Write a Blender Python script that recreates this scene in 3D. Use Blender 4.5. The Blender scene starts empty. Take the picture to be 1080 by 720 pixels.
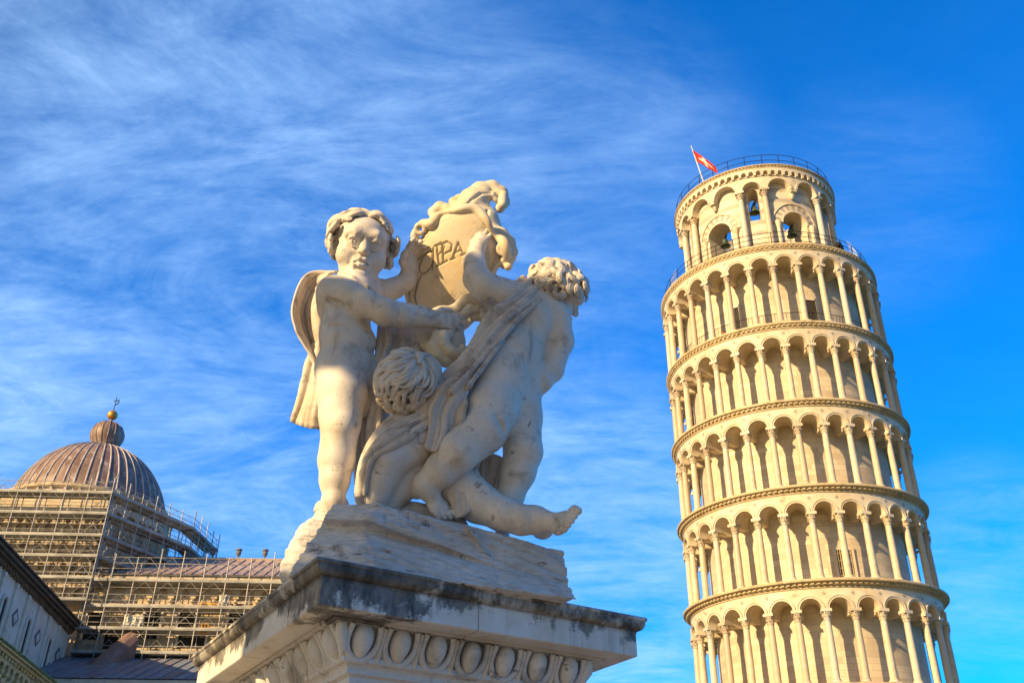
import bpy, math, random
import numpy as np
from mathutils import Vector, Matrix

# ------------------------------------------------------------------ camera, sky, sun, exposure
scene = bpy.context.scene
col = scene.collection
FPX, PITCH, EYE = 1012.0, math.radians(32.2), 1.6      # focal length in px of a 1080 px wide frame
cam_d = bpy.data.cameras.new("camera")
cam_d.sensor_width = 36.0
cam_d.lens = FPX / 1080.0 * 36.0
cam_d.clip_start = 0.05
cam_d.clip_end = 5000
cam = bpy.data.objects.new("camera", cam_d)
col.objects.link(cam)
cam.location = (0, 0, EYE)
cam.rotation_euler = (math.radians(90) + PITCH, 0, 0)
scene.camera = cam

SUN_SIDE = math.radians(48.0)       # how far left of "behind the camera" the sun stands
SUN_EL = math.radians(21.0)
sun_vec = Vector((-math.sin(SUN_SIDE) * math.cos(SUN_EL), -math.cos(SUN_SIDE) * math.cos(SUN_EL), math.sin(SUN_EL)))
sd = bpy.data.lights.new("sun", 'SUN')
sd.energy = 5.0
sd.color = (1.0, 0.71, 0.35)
sd.angle = math.radians(0.5)
sun = bpy.data.objects.new("sun", sd)
col.objects.link(sun)
sun.rotation_euler = sun_vec.to_track_quat('Z', 'Y').to_euler()

scene.view_settings.view_transform = 'Standard'
scene.view_settings.look = 'None'
scene.view_settings.exposure = 0.75
scene.view_settings.gamma = 1.0
scene.view_settings.use_curve_mapping = False

world = bpy.data.worlds.new("World")
scene.world = world
world.use_nodes = True


def build_world():
    nt = world.node_tree
    N, L = nt.nodes, nt.links
    N.clear()
    out = N.new('ShaderNodeOutputWorld')
    bg = N.new('ShaderNodeBackground')
    bg.inputs['Strength'].default_value = 0.06
    sky = N.new('ShaderNodeTexSky')
    sky.sky_type = 'NISHITA'
    sky.sun_disc = False
    sky.sun_elevation = SUN_EL
    sky.sun_rotation = math.atan2(sun_vec.x, sun_vec.y)
    sky.air_density = 1.0
    sky.dust_density = 0.6
    sky.ozone_density = 2.0
    tc = N.new('ShaderNodeTexCoord')

    def m(op, a, b=None, clamp=False):
        n = N.new('ShaderNodeMath')
        n.operation = op
        n.use_clamp = clamp
        for i, v in enumerate((a, b)):
            if v is None:
                continue
            if isinstance(v, (int, float)):
                n.inputs[i].default_value = v
            else:
                L.new(v, n.inputs[i])
        return n.outputs[0]

    def dot(vec):
        n = N.new('ShaderNodeVectorMath')
        n.operation = 'DOT_PRODUCT'
        L.new(tc.outputs['Generated'], n.inputs[0])
        n.inputs[1].default_value = vec
        return n.outputs['Value']

    def ramp(v, a, b):
        n = N.new('ShaderNodeMapRange')
        n.interpolation_type = 'SMOOTHSTEP'
        L.new(v, n.inputs[0])
        n.inputs[1].default_value = a
        n.inputs[2].default_value = b
        return n.outputs[0]

    def mix(f, a, b, mode='MIX'):
        n = N.new('ShaderNodeMix')
        n.data_type = 'RGBA'
        n.blend_type = mode
        if isinstance(f, (int, float)):
            n.inputs[0].default_value = f
        else:
            L.new(f, n.inputs[0])
        for i, v in ((6, a), (7, b)):
            if isinstance(v, tuple):
                n.inputs[i].default_value = v
            else:
                L.new(v, n.inputs[i])
        return n.outputs[2]

    # the air away from the sun is a deeper, more saturated blue
    away = ramp(dot(tuple(sun_vec)), 0.55, -0.05)
    deep = mix(1.0, sky.outputs[0], SKY_TINT, 'MULTIPLY')
    base = mix(away, sky.outputs[0], deep)

    # cirrus sheet: direction projected on a high flat layer
    sep = N.new('ShaderNodeSeparateXYZ')
    L.new(tc.outputs['Generated'], sep.inputs[0])
    zz = m('MAXIMUM', m('ADD', sep.outputs[2], 0.12), 0.05)
    px, py = m('DIVIDE', sep.outputs[0], zz), m('DIVIDE', sep.outputs[1], zz)
    comb = N.new('ShaderNodeCombineXYZ')
    L.new(px, comb.inputs[0])
    L.new(py, comb.inputs[1])

    def noise(scale, detail, rough, distort, sx=1.0, sy=1.0, rot=0.0, off=(0, 0, 0)):
        mp = N.new('ShaderNodeMapping')
        mp.inputs['Location'].default_value = off
        mp.inputs['Rotation'].default_value = (0, 0, rot)
        mp.inputs['Scale'].default_value = (sx, sy, 1)
        L.new(comb.outputs[0], mp.inputs[0])
        n = N.new('ShaderNodeTexNoise')
        n.inputs['Scale'].default_value = scale
        n.inputs['Detail'].default_value = detail
        n.inputs['Roughness'].default_value = rough
        n.inputs['Distortion'].default_value = distort
        L.new(mp.outputs[0], n.inputs['Vector'])
        return n.outputs['Fac']

    big = noise(1.25, 4, 0.5, 0.4, 1.0, 1.0, 0.3, CLOUD_OFF)
    fib = noise(2.6, 11, 0.70, 0.9, 0.8, 1.7, -0.75, (1.7, 4.2, 0))
    fine = noise(8.0, 9, 0.70, 0.6, 0.7, 1.5, 0.45, (0.3, 1.1, 0))
    body = m('ADD', m('MULTIPLY', big, 0.34), m('ADD', m('MULTIPLY', fib, 0.44), m('MULTIPLY', fine, 0.22)))

    def cone(x, y, a, b):     # soft region of the sky round a direction, given as a view of 1080 x 720
        d = Vector(pix_dir(x, y)).normalized()
        return ramp(dot(tuple(d)), math.cos(math.radians(a)), math.cos(math.radians(b)))
    dens = 0.0
    for (x, y, a, b, w) in CLOUD_SPOTS:
        dens = m('ADD', dens, m('MULTIPLY', cone(x, y, a, b), w))
    rid = m('SUBTRACT', 1.0, m('ABSOLUTE', m('MULTIPLY', m('SUBTRACT', noise(3.4, 8, 0.62, 0.7, 0.7, 1.9, -0.95, (5.3, 0.7, 0)), 0.5), 5.0)), clamp=True)
    tex = m('DIVIDE', m('SUBTRACT', body, 0.37), 0.34, clamp=True)
    tex = m('ADD', m('MULTIPLY', m('POWER', tex, 1.5), 0.95), m('MULTIPLY', m('MULTIPLY', rid, tex), 0.35))
    amt = m('MULTIPLY', tex, m('ADD', m('MULTIPLY', m('MINIMUM', dens, 1.1), 1.05), 0.03), clamp=True)
    amt = m('MULTIPLY', amt, 0.72, clamp=True)
    cloud = mix(amt, base, CLOUD_COL)
    L.new(cloud, bg.inputs['Color'])
    L.new(bg.outputs[0], out.inputs[0])


def pix_dir(x, y):
    """direction of a pixel of the 1080 x 720 photograph (forward component 1)"""
    a, b = (x - 540) / FPX, (360 - y) / FPX
    c, s = math.cos(PITCH), math.sin(PITCH)
    return (a, c - s * b, s + c * b)


SKY_TINT = (0.03, 1.46, 3.1, 1)
CLOUD_COL = (5.3, 8.6, 13.6, 1)
CLOUD_OFF = (0.4, 0.9, 0)
CLOUD_SPOTS = [(130, 110, 25, 3, 0.75), (40, 400, 24, 3, 0.60), (350, 200, 17, 2, 0.50), (610, 200, 13, 0.5, 0.75), (250, 470, 18, 3, 0.45),
               (650, 590, 14, 1, 1.2), (255, 575, 7, 1, 0.8), (430, 440, 14, 2, 0.35), (1040, 595, 7, 1, 0.6), (915, 215, 8, 0.5, 0.28)]
build_world()


def at(x, y, Y):
    """world point on the plane Y = const seen at photo pixel (x, y): only used to lay out real positions"""
    d = pix_dir(x, y)
    return Vector((d[0] * Y / d[1], Y, EYE + d[2] * Y / d[1]))


# ------------------------------------------------------------------ helpers
def tag(o, label=None, cat=None, group=None, kind=None):
    if label: o['label'] = label
    if cat: o['category'] = cat
    if group: o['group'] = group
    if kind: o['kind'] = kind
    return o


def empty(name, loc=(0, 0, 0), parent=None):
    o = bpy.data.objects.new(name, None)
    o.empty_display_size = 0.3
    col.objects.link(o)
    o.location = loc
    if parent: o.parent = parent
    return o


class MB:
    """collects faces for ONE mesh object"""
    def __init__(self):
        self.v, self.f, self.m, self.uv = [], [], [], {}

    def add(self, vs, fs, mi=0, uvs=None):
        b = len(self.v)
        self.v += [tuple(p) for p in vs]
        for f in fs:
            self.f.append(tuple(b + i for i in f))
            self.m.append(mi)
        if uvs is not None:
            for i, t in enumerate(uvs):
                self.uv[b + i] = t

    def box(self, c, s, mi=0, R=None):
        hx, hy, hz = s[0] / 2, s[1] / 2, s[2] / 2
        vs = [Vector((x, y, z)) for x in (-hx, hx) for y in (-hy, hy) for z in (-hz, hz)]
        if R is not None: vs = [R @ p for p in vs]
        c = Vector(c)
        self.add([p + c for p in vs], [(0, 1, 3, 2), (4, 6, 7, 5), (0, 4, 5, 1), (2, 3, 7, 6), (0, 2, 6, 4), (1, 5, 7, 3)], mi)

    def quad(self, a, b, c, d, mi=0):
        self.add([a, b, c, d], [(0, 1, 2, 3)], mi)

    def beam(self, a, b, w, h=None, mi=0, up=(0, 0, 1)):
        a, b = Vector(a), Vector(b)
        h = h or w
        d = b - a
        z = d.normalized()
        x = z.cross(Vector(up))
        if x.length < 1e-3: x = z.cross(Vector((1, 0, 0)))
        x.normalize()
        y = x.cross(z)
        R = Matrix((x, y, z)).transposed()
        self.box((a + b) / 2, (w, h, d.length), mi, R)

    def tube(self, pts, r, n=8, mi=0, cap=True):
        pts = [Vector(p) for p in pts]
        k = len(pts)
        rs = r if isinstance(r, (list, tuple)) else [r] * k
        vs, fs = [], []
        ref = None
        for i, p in enumerate(pts):
            t = (pts[min(i + 1, k - 1)] - pts[max(i - 1, 0)]).normalized()
            if ref is None:
                ref = t.cross(Vector((0, 0, 1)))
                if ref.length < 1e-3: ref = t.cross(Vector((1, 0, 0)))
            ref = (ref - t * ref.dot(t)).normalized()
            w = t.cross(ref)
            for j in range(n):
                a = 2 * math.pi * j / n
                vs.append(p + (ref * math.cos(a) + w * math.sin(a)) * rs[i])
        for i in range(k - 1):
            for j in range(n):
                fs.append((i * n + j, i * n + (j + 1) % n, (i + 1) * n + (j + 1) % n, (i + 1) * n + j))
        if cap:
            fs.append(tuple(range(n - 1, -1, -1)))
            fs.append(tuple((k - 1) * n + j for j in range(n)))
        self.add(vs, fs, mi)

    def lathe(self, prof, n=48, c=(0, 0, 0), mi=0, closed=True, a0=0.0, a1=2 * math.pi, fn=None):
        """prof: (r, z) pairs going up the OUTSIDE; faces point outward"""
        full = abs(a1 - a0 - 2 * math.pi) < 1e-6
        k = n if full else n + 1
        vs, fs, uvs = [], [], []
        for (r, z) in prof:
            for j in range(k):
                a = a0 + (a1 - a0) * j / n
                rr = r if fn is None else fn(r, z, a)
                vs.append((c[0] + rr * math.cos(a), c[1] + rr * math.sin(a), c[2] + z))
                uvs.append((a * max(r, 0.5), z))
        for i in range(len(prof) - 1):
            for j in range(n):
                j2 = (j + 1) % k
                fs.append((i * k + j, i * k + j2, (i + 1) * k + j2, (i + 1) * k + j))
        self.add(vs, fs, mi, uvs)

    def build(self, name, mats, parent=None, smooth=None, loc=None):
        me = bpy.data.meshes.new(name)
        me.from_pydata(self.v, [], self.f)
        if not isinstance(mats, (list, tuple)): mats = [mats]
        for mt in mats: me.materials.append(mt)
        me.polygons.foreach_set('material_index', self.m)
        if self.uv:
            uv = me.uv_layers.new(name='UVMap')
            idx = np.empty(len(me.loops), int)
            me.loops.foreach_get('vertex_index', idx)
            arr = np.zeros((len(self.v), 2), np.float32)
            for i, t in self.uv.items(): arr[i] = t
            uv.data.foreach_set('uv', arr[idx].ravel())
        me.update()
        if smooth is not None:
            me.shade_smooth()
            me.set_sharp_from_angle(angle=math.radians(smooth))
        o = bpy.data.objects.new(name, me)
        col.objects.link(o)
        if parent: o.parent = parent
        if loc is not None: o.location = loc
        return o


# ------------------------------------------------------------------ materials
def nodes(name):
    mt = bpy.data.materials.new(name)
    mt.use_nodes = True
    nt = mt.node_tree
    return mt, nt.nodes, nt.links, nt.nodes['Principled BSDF']


class G:
    """tiny node-graph writer"""
    def __init__(self, name, rough=0.7, coord='Object'):
        self.mt, self.N, self.L, self.b = nodes(name)
        self.b.inputs['Roughness'].default_value = rough
        tc = self.N.new('ShaderNodeTexCoord')
        self.co = tc.outputs[coord]
        self.tc = tc
        self.bump_in = None

    def map(self, scale=(1, 1, 1), rot=(0, 0, 0), loc=(0, 0, 0), co=None):
        n = self.N.new('ShaderNodeMapping')
        n.inputs['Scale'].default_value = scale
        n.inputs['Rotation'].default_value = rot
        n.inputs['Location'].default_value = loc
        self.L.new(co or self.co, n.inputs[0])
        return n.outputs[0]

    def noise(self, scale, detail=5, rough=0.55, dist=0.0, co=None, out='Fac'):
        n = self.N.new('ShaderNodeTexNoise')
        n.inputs['Scale'].default_value = scale
        n.inputs['Detail'].default_value = detail
        n.inputs['Roughness'].default_value = rough
        n.inputs['Distortion'].default_value = dist
        self.L.new(co or self.co, n.inputs['Vector'])
        return n.outputs[out]

    def ramp(self, v, a, b, lo=0.0, hi=1.0):
        n = self.N.new('ShaderNodeMapRange')
        n.interpolation_type = 'SMOOTHSTEP'
        self.L.new(v, n.inputs[0])
        for i, x in ((1, a), (2, b), (3, lo), (4, hi)): n.inputs[i].default_value = x
        return n.outputs[0]

    def math(self, op, a, b=0.0, clamp=False):
        n = self.N.new('ShaderNodeMath')
        n.operation = op
        n.use_clamp = clamp
        for i, v in enumerate((a, b)):
            if isinstance(v, (int, float)): n.inputs[i].default_value = v
            else: self.L.new(v, n.inputs[i])
        return n.outputs[0]

    def mix(self, f, a, b, mode='MIX'):
        n = self.N.new('ShaderNodeMix')
        n.data_type = 'RGBA'
        n.blend_type = mode
        for i, v in ((0, f), (6, a), (7, b)):
            if isinstance(v, (int, float)): n.inputs[i].default_value = v
            elif isinstance(v, tuple): n.inputs[i].default_value = v if len(v) == 4 else v + (1,)
            else: self.L.new(v, n.inputs[i])
        return n.outputs[2]

    def normal_z(self):
        g = self.N.new('ShaderNodeNewGeometry')
        s = self.N.new('ShaderNodeSeparateXYZ')
        self.L.new(g.outputs['Normal'], s.inputs[0])
        return s.outputs[2]

    def color(self, c):
        if isinstance(c, tuple): self.b.inputs['Base Color'].default_value = c if len(c) == 4 else c + (1,)
        else: self.L.new(c, self.b.inputs['Base Color'])

    def bump(self, h, strength=0.3, dist=0.01):
        n = self.N.new('ShaderNodeBump')
        n.inputs['Strength'].default_value = strength
        n.inputs['Distance'].default_value = dist
        self.L.new(h, n.inputs['Height'])
        if self.bump_in is not None: self.L.new(self.bump_in, n.inputs['Normal'])
        self.bump_in = n.outputs[0]
        self.L.new(self.bump_in, self.b.inputs['Normal'])
        return self


def mat_marble(name, base, warm, dirt, dirt_lo=0.56, dirt_hi=0.72, scale=1.0, streak=0.4, rough=0.62, bump=0.25, bdist=0.004, dark=(0.06, 0.052, 0.045), blotch=0.0, topdirt=0.0, vary=0.0):
    g = G(name, rough)
    big = g.noise(2.2 * scale, 6, 0.6, 0.3)
    mid = g.noise(9 * scale, 7, 0.62, 0.2)
    fine = g.noise(70 * scale, 5, 0.6)
    c = g.mix(g.ramp(big, 0.38, 0.66), base, warm)
    c = g.mix(g.ramp(mid, 0.35, 0.75, 0, 0.35), c, tuple(x * 0.78 for x in base))
    # rain streaks
    st = g.noise(7 * scale, 6, 0.6, 0.15, g.map((1, 1, 0.10)))
    s = g.math('MULTIPLY', g.ramp(st, 0.52, 0.74), g.ramp(big, 0.36, 0.62))
    c = g.mix(g.math('MULTIPLY', s, streak), c, dirt)
    # grime blotches with a shape of their own
    d = g.ramp(g.noise(4.2 * scale, 9, 0.68, 0.5, g.map((1, 1, 1), (0, 0, 0), (3.1, 1.7, 0.4))), dirt_lo, dirt_hi)
    c = g.mix(g.math('MULTIPLY', d, 0.75), c, dirt)
    if blotch:
        e = g.ramp(g.noise(6.5 * scale, 10, 0.72, 0.3, g.map((1, 1, 1.4), (0, 0, 0), (7.1, 2.7, 5.4))), 0.60, 0.68, 0, blotch)
        c = g.mix(e, c, dark)
    if topdirt:
        tz = g.math('MULTIPLY', g.ramp(g.normal_z(), 0.45, 0.9, 0, topdirt), g.ramp(mid, 0.4, 0.6))
        c = g.mix(tz, c, dark)
    c = g.mix(g.ramp(fine, 0.30, 0.5, 0.22, 0), c, dirt)
    if vary:
        oi = g.N.new('ShaderNodeObjectInfo')
        c = g.mix(g.math('MULTIPLY', g.ramp(oi.outputs['Random'], 0.35, 1.0), vary), c, (0.44, 0.35, 0.26))
        c = g.mix(g.math('MULTIPLY', g.ramp(oi.outputs['Random'], 0.3, 0.0), vary), c, (0.50, 0.47, 0.43))
    g.color(c)
    h = g.math('ADD', g.math('MULTIPLY', mid, 0.8), g.math('MULTIPLY', fine, 0.4))
    g.bump(h, bump, bdist)
    return g.mt


def mat_plain(name, c, rough=0.6, metal=0.0, var=0.25, scale=8.0, bump=0.0):
    g = G(name, rough)
    n = g.noise(scale, 6, 0.6)
    g.color(g.mix(g.ramp(n, 0.3, 0.7), tuple(x * (1 - var) for x in c), tuple(min(1, x * (1 + var)) for x in c)))
    g.b.inputs['Metallic'].default_value = metal
    if bump: g.bump(n, bump, 0.01)
    return g.mt


M = {}
M['statue'] = mat_marble('statue_marble', (0.68, 0.63, 0.57), (0.66, 0.57, 0.46), (0.20, 0.155, 0.12), 0.51, 0.73, 1.9, 0.65, 0.6, 0.55, 0.004, blotch=0.65)
M['hair'] = mat_marble('statue_hair_marble', (0.63, 0.58, 0.52), (0.60, 0.52, 0.42), (0.17, 0.13, 0.10), 0.50, 0.70, 2.4, 0.5, 0.65, 0.5, 0.004, blotch=0.5)
M['drape'] = mat_marble('statue_cloth_marble', (0.60, 0.54, 0.48), (0.57, 0.47, 0.37), (0.17, 0.125, 0.095), 0.48, 0.68, 2.0, 0.6, 0.65, 0.5, 0.004, blotch=0.55)
M['shield'] = mat_marble('statue_shield_marble', (0.66, 0.58, 0.45), (0.66, 0.50, 0.28), (0.24, 0.18, 0.12), 0.55, 0.76, 1.9, 0.45, 0.62, 0.5, 0.004, blotch=0.35)
M['pedestal'] = mat_marble('pedestal_marble', (0.64, 0.63, 0.62), (0.62, 0.57, 0.50), (0.20, 0.185, 0.165), 0.50, 0.66, 1.3, 0.6, 0.55, 0.25, 0.004, blotch=0.8)


def mat_rock():
    g = G('carved_rock', 0.8)
    cut = g.noise(22, 8, 0.68, 0.25, g.map((0.8, 0.8, 4.5), (0.0, 0.10, 0.5)))
    big = g.noise(3.0, 6, 0.6, 0.4)
    mid = g.noise(24, 8, 0.68, 0.3)
    fine = g.noise(90, 5, 0.6)
    crack = g.ramp(g.noise(11, 10, 0.72, 0.3, g.map((0.6, 0.6, 3.6), (0.0, 0.16, 0.5), (4, 1, 2))), 0.60, 0.65)
    c = g.mix(g.ramp(big, 0.35, 0.68), (0.64, 0.63, 0.62), (0.50, 0.465, 0.43))
    c = g.mix(g.ramp(cut, 0.45, 0.66, 0, 0.40), c, (0.26, 0.22, 0.19))
    c = g.mix(g.ramp(mid, 0.50, 0.72, 0, 0.45), c, (0.30, 0.26, 0.23))
    c = g.mix(g.math('MULTIPLY', crack, 0.8), c, (0.06, 0.045, 0.04))
    d = g.ramp(g.noise(3.6, 10, 0.72, 0.4, g.map((1, 1, 1.3), (0, 0, 0), (2.2, 8.1, 1.0))), 0.57, 0.68, 0, 0.75)
    c = g.mix(d, c, (0.10, 0.075, 0.065))
    g.color(c)
    g.bump(cut, 0.6, 0.008)
    g.bump(mid, 0.5, 0.005)
    g.bump(fine, 0.35, 0.002)
    return g.mt


M['rock'] = mat_rock()


def mat_tower(name, a, b, band=0.35):
    g = G(name, 0.65, 'UV')
    br = g.N.new('ShaderNodeTexBrick')
    br.offset = 0.5
    g.L.new(g.co, br.inputs['Vector'])
    br.inputs['Color1'].default_value = a + (1,)
    br.inputs['Color2'].default_value = b + (1,)
    br.inputs['Mortar'].default_value = tuple(x * 0.62 for x in a) + (1,)
    br.inputs['Scale'].default_value = 1.0
    br.inputs['Brick Width'].default_value = 1.1
    br.inputs['Row Height'].default_value = 0.36
    br.inputs['Mortar Size'].default_value = 0.012
    br.inputs['Bias'].default_value = -0.1
    ob = g.tc.outputs['Object']
    big = g.noise(0.5, 6, 0.6, 0.2, ob)
    c = g.mix(g.ramp(big, 0.35, 0.68, 0, band), br.outputs['Color'], (0.40, 0.33, 0.25))
    st = g.noise(2.0, 6, 0.6, 0.1, g.map((1, 1, 0.12), co=ob))
    c = g.mix(g.ramp(st, 0.52, 0.75, 0, 0.35), c, (0.30, 0.25, 0.19))
    g.color(c)
    g.bump(br.outputs['Fac'], -0.25, 0.02)
    g.bump(g.noise(9, 5, 0.6, 0, ob), 0.15, 0.02)
    return g.mt


M['tower_wall'] = mat_tower('tower_wall_marble', (0.70, 0.59, 0.42), (0.50, 0.40, 0.27))
M['tower'] = mat_marble('tower_marble', (0.66, 0.58, 0.45), (0.60, 0.48, 0.33), (0.30, 0.22, 0.14), 0.53, 0.74, 0.35, 0.55, 0.6, 0.3, 0.02, blotch=0.25)
M['tower_column'] = mat_marble('tower_column_marble', (0.66, 0.58, 0.45), (0.58, 0.44, 0.27), (0.30, 0.22, 0.14), 0.53, 0.74, 0.7, 0.5, 0.55, 0.25, 0.01, vary=0.8)
M['tower_cornice'] = mat_marble('tower_cornice_stone', (0.55, 0.44, 0.28), (0.52, 0.38, 0.20), (0.24, 0.18, 0.11), 0.50, 0.68, 0.5, 0.5, 0.7, 0.3, 0.02)
M['tower_grey'] = mat_marble('tower_grey_marble', (0.37, 0.33, 0.28), (0.34, 0.28, 0.21), (0.22, 0.18, 0.13), 0.56, 0.76, 0.5, 0.3, 0.6, 0.2, 0.01)
M['iron'] = mat_plain('dark_iron', (0.035, 0.03, 0.028), 0.5, 0.6)
M['dark'] = mat_plain('dark_opening', (0.03, 0.025, 0.02), 0.9)
M['bronze'] = mat_plain('bell_bronze', (0.10, 0.15, 0.10), 0.5, 0.6, 0.4, 4)
# ------------------------------------------------------------------ ground
def build_ground():
    mb = MB()
    mb.quad((-2500, -2500, 0), (2500, -2500, 0), (2500, 2500, 0), (-2500, 2500, 0))
    g = G('lawn', 0.9)
    n = g.noise(0.6, 6, 0.6)
    n2 = g.noise(40, 4, 0.6)
    c = g.mix(g.ramp(n, 0.35, 0.65), (0.07, 0.10, 0.03), (0.11, 0.13, 0.045))
    g.color(g.mix(g.ramp(n2, 0.3, 0.7, 0, 0.5), c, (0.05, 0.075, 0.02)))
    tag(mb.build('ground', g.mt), kind='structure')
    mb = MB()
    mb.quad((-14, -30, 0.004), (9, -30, 0.004), (9, 26, 0.004), (-14, 26, 0.004))
    g = G('pale_paving', 0.8)
    br = g.N.new('ShaderNodeTexBrick')
    g.L.new(g.co, br.inputs['Vector'])
    br.inputs['Color1'].default_value = (0.20, 0.18, 0.155, 1)
    br.inputs['Color2'].default_value = (0.24, 0.215, 0.18, 1)
    br.inputs['Mortar'].default_value = (0.1, 0.09, 0.08, 1)
    br.inputs['Scale'].default_value = 1.2
    g.color(br.outputs[0])
    tag(mb.build('paving', g.mt), kind='structure')
    mb = MB()       # paved ring at the foot of the tower
    mb.lathe([(16, 0.004), (7, 0.005)], 64, (TX, TY, 0))
    tag(mb.build('tower_paving', g.mt), kind='structure')


# ------------------------------------------------------------------ the leaning tower
TX, TY = 19.242, 62.399
LX, LY = -0.00237, -0.0681
CORN = [8.55, 14.18, 19.83, 25.465, 31.064, 36.613, 42.749]      # cornice tops along the axis
RC = 7.55                                                        # ring of the columns
NB, PH = 30, -101.6                                              # bays, azimuth of one column
RIN = 6.2                                                        # the drum


def pol(r, deg, z):
    a = math.radians(deg)
    return Vector((r * math.cos(a), r * math.sin(a), z))


def column_mesh(h, r0, r1, name, mat, seg=14):
    mb = MB()
    mb.box((0, 0, 0.05), (r0 * 2.7, r0 * 2.7, 0.10))
    mb.lathe([(r0 * 1.32, 0.101), (r0 * 1.38, 0.14), (r0 * 1.28, 0.19), (r0 * 1.12, 0.21), (r0 * 1.2, 0.25), (r0 * 1.05, 0.285)], seg)
    hc = h - 0.62
    prof = [(r0 * (1 - t) + r1 * t + 0.012 * math.sin(t * math.pi), 0.285 + (hc - 0.285) * t) for t in [i / 8 for i in range(9)]]
    mb.lathe(prof, seg)
    mb.lathe([(r1 * 1.15, hc), (r1 * 1.22, hc + 0.03), (r1 * 1.1, hc + 0.06)], seg)
    # bell of the capital with two tiers of leaves
    mb.lathe([(r1 * 1.02, hc + 0.06), (r1 * 1.1, hc + 0.2), (r1 * 1.35, hc + 0.38), (r1 * 1.5, hc + 0.44)], seg)
    for tier, (z0, hh, rr, n) in enumerate(((hc + 0.06, 0.2, r1 * 1.12, 8), (hc + 0.2, 0.22, r1 * 1.25, 8))):
        for i in range(n):
            a = 2 * math.pi * (i + 0.5 * tier) / n
            d, s = Vector((math.cos(a), math.sin(a), 0)), Vector((-math.sin(a), math.cos(a), 0))
            w = rr * 0.34
            p0, p1, p2 = d * rr + Vector((0, 0, z0)), d * (rr * 1.14) + Vector((0, 0, z0 + hh * 0.75)), d * (rr * 1.42) + Vector((0, 0, z0 + hh))
            p3 = d * (rr * 1.45) + Vector((0, 0, z0 + hh * 0.72))
            mb.add([p0 - s * w, p0 + s * w, p1 - s * w, p1 + s * w, p2 - s * w * 0.6, p2 + s * w * 0.6, p3 - s * w * 0.3, p3 + s * w * 0.3],
                   [(0, 1, 3, 2), (2, 3, 5, 4), (4, 5, 7, 6)])
    mb.box((0, 0, hc + 0.535), (r1 * 3.3, r1 * 3.3, 0.17))
    o = mb.build(name, mat, smooth=40)
    return o


def arcade_bay(mb, deg, half, z0, ztop, ra, ro, ri, n=14, mi=0, soffit_mi=0, zlow=None):
    """one arch of a curved arcade: half = half bay angle in degrees, thickness from ro in to ri"""
    hw = math.radians(half) * ro
    xs = [-hw] + [-ra * math.cos(math.pi * i / n) for i in range(n + 1)] + [hw]
    low = [z0] + [z0 + math.sqrt(max(ra * ra - x * x, 0)) for x in xs[1:-1]] + [z0]
    def P(r, x, z): return pol(r, deg + math.degrees(x / ro), z)
    k = len(xs)
    for (r, flip) in ((ro, False), (ri, True)):
        vs = [P(r, xs[i], low[i]) for i in range(k)] + [P(r, xs[i], ztop) for i in range(k)]
        uv = [(math.radians(deg) * ro + xs[i], low[i]) for i in range(k)] + [(math.radians(deg) * ro + xs[i], ztop) for i in range(k)]
        fs = [(i, i + 1, k + i + 1, k + i) if not flip else (i, k + i, k + i + 1, i + 1) for i in range(k - 1)]
        mb.add(vs, fs, mi, uv)
    vs = [P(ro, xs[i], low[i]) for i in range(k)] + [P(ri, xs[i], low[i]) for i in range(k)]
    mb.add(vs, [(i, k + i, k + i + 1, i + 1) for i in range(k - 1)], soffit_mi)


def archivolt(mb, deg, z0, r_in, r_out, ro, proud, n=18, mi=0, mi2=None, spring=0.0, a0=0.0, a1=math.pi, ri=None):
    """raised band round an arch on a curved wall; mi2 alternates the voussoirs"""
    def P(r, x, z): return pol(r, deg + math.degrees(x / ro), z)
    back = ro - 0.01 if ri is None else ri
    for i in range(n):
        b0, b1 = a0 + (a1 - a0) * i / n, a0 + (a1 - a0) * (i + 1) / n
        q = []
        for (b, rr) in ((b0, r_in), (b0, r_out), (b1, r_out), (b1, r_in)):
            q.append((rr * math.cos(b), z0 + spring + rr * math.sin(b)))
        vs = [P(ro + proud, x, z) for x, z in q] + [P(back, x, z) for x, z in q]
        fs = [(0, 1, 2, 3), (1, 5, 6, 2), (0, 3, 7, 4)]
        if i == 0: fs.append((0, 4, 5, 1))
        if i == n - 1: fs.append((3, 2, 6, 7))
        mb.add(vs, fs, mi if (mi2 is None or i % 2 == 0) else mi2)


def cornice_mesh(name, ztop, r_wall, r_edge, parent, rin, dent=150):
    mb = MB()
    e = r_edge - r_wall
    mb.lathe([(r_wall + 0.002, ztop - 0.46), (r_wall + 0.05, ztop - 0.455), (r_wall + 0.07, ztop - 0.40), (r_wall + 0.05, ztop - 0.36),
              (r_wall + e * 0.45, ztop - 0.30), (r_wall + e * 0.45, ztop - 0.22), (r_wall + e * 0.62, ztop - 0.19), (r_wall + e * 0.95, ztop - 0.15),
              (r_edge - 0.01, ztop - 0.14), (r_edge, ztop - 0.10), (r_edge, ztop - 0.03), (r_edge - 0.02, ztop), (rin, ztop + 0.001)], 150)
    for i in range(dent):
        a = 360.0 * i / dent
        w = 2 * math.pi * r_wall / dent * 0.55
        R = Matrix.Rotation(math.radians(a), 3, 'Z')
        mb.box(pol(r_wall + e * 0.45 + 0.045, a, ztop - 0.255), (0.09, w, 0.075), 0, R)
        mb.box(pol(r_wall + 0.06, a + 180.0 / dent, ztop - 0.335), (0.10, w, 0.045), 0, R)
    return mb.build(name, M['tower_cornice'], parent, smooth=35)


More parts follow.
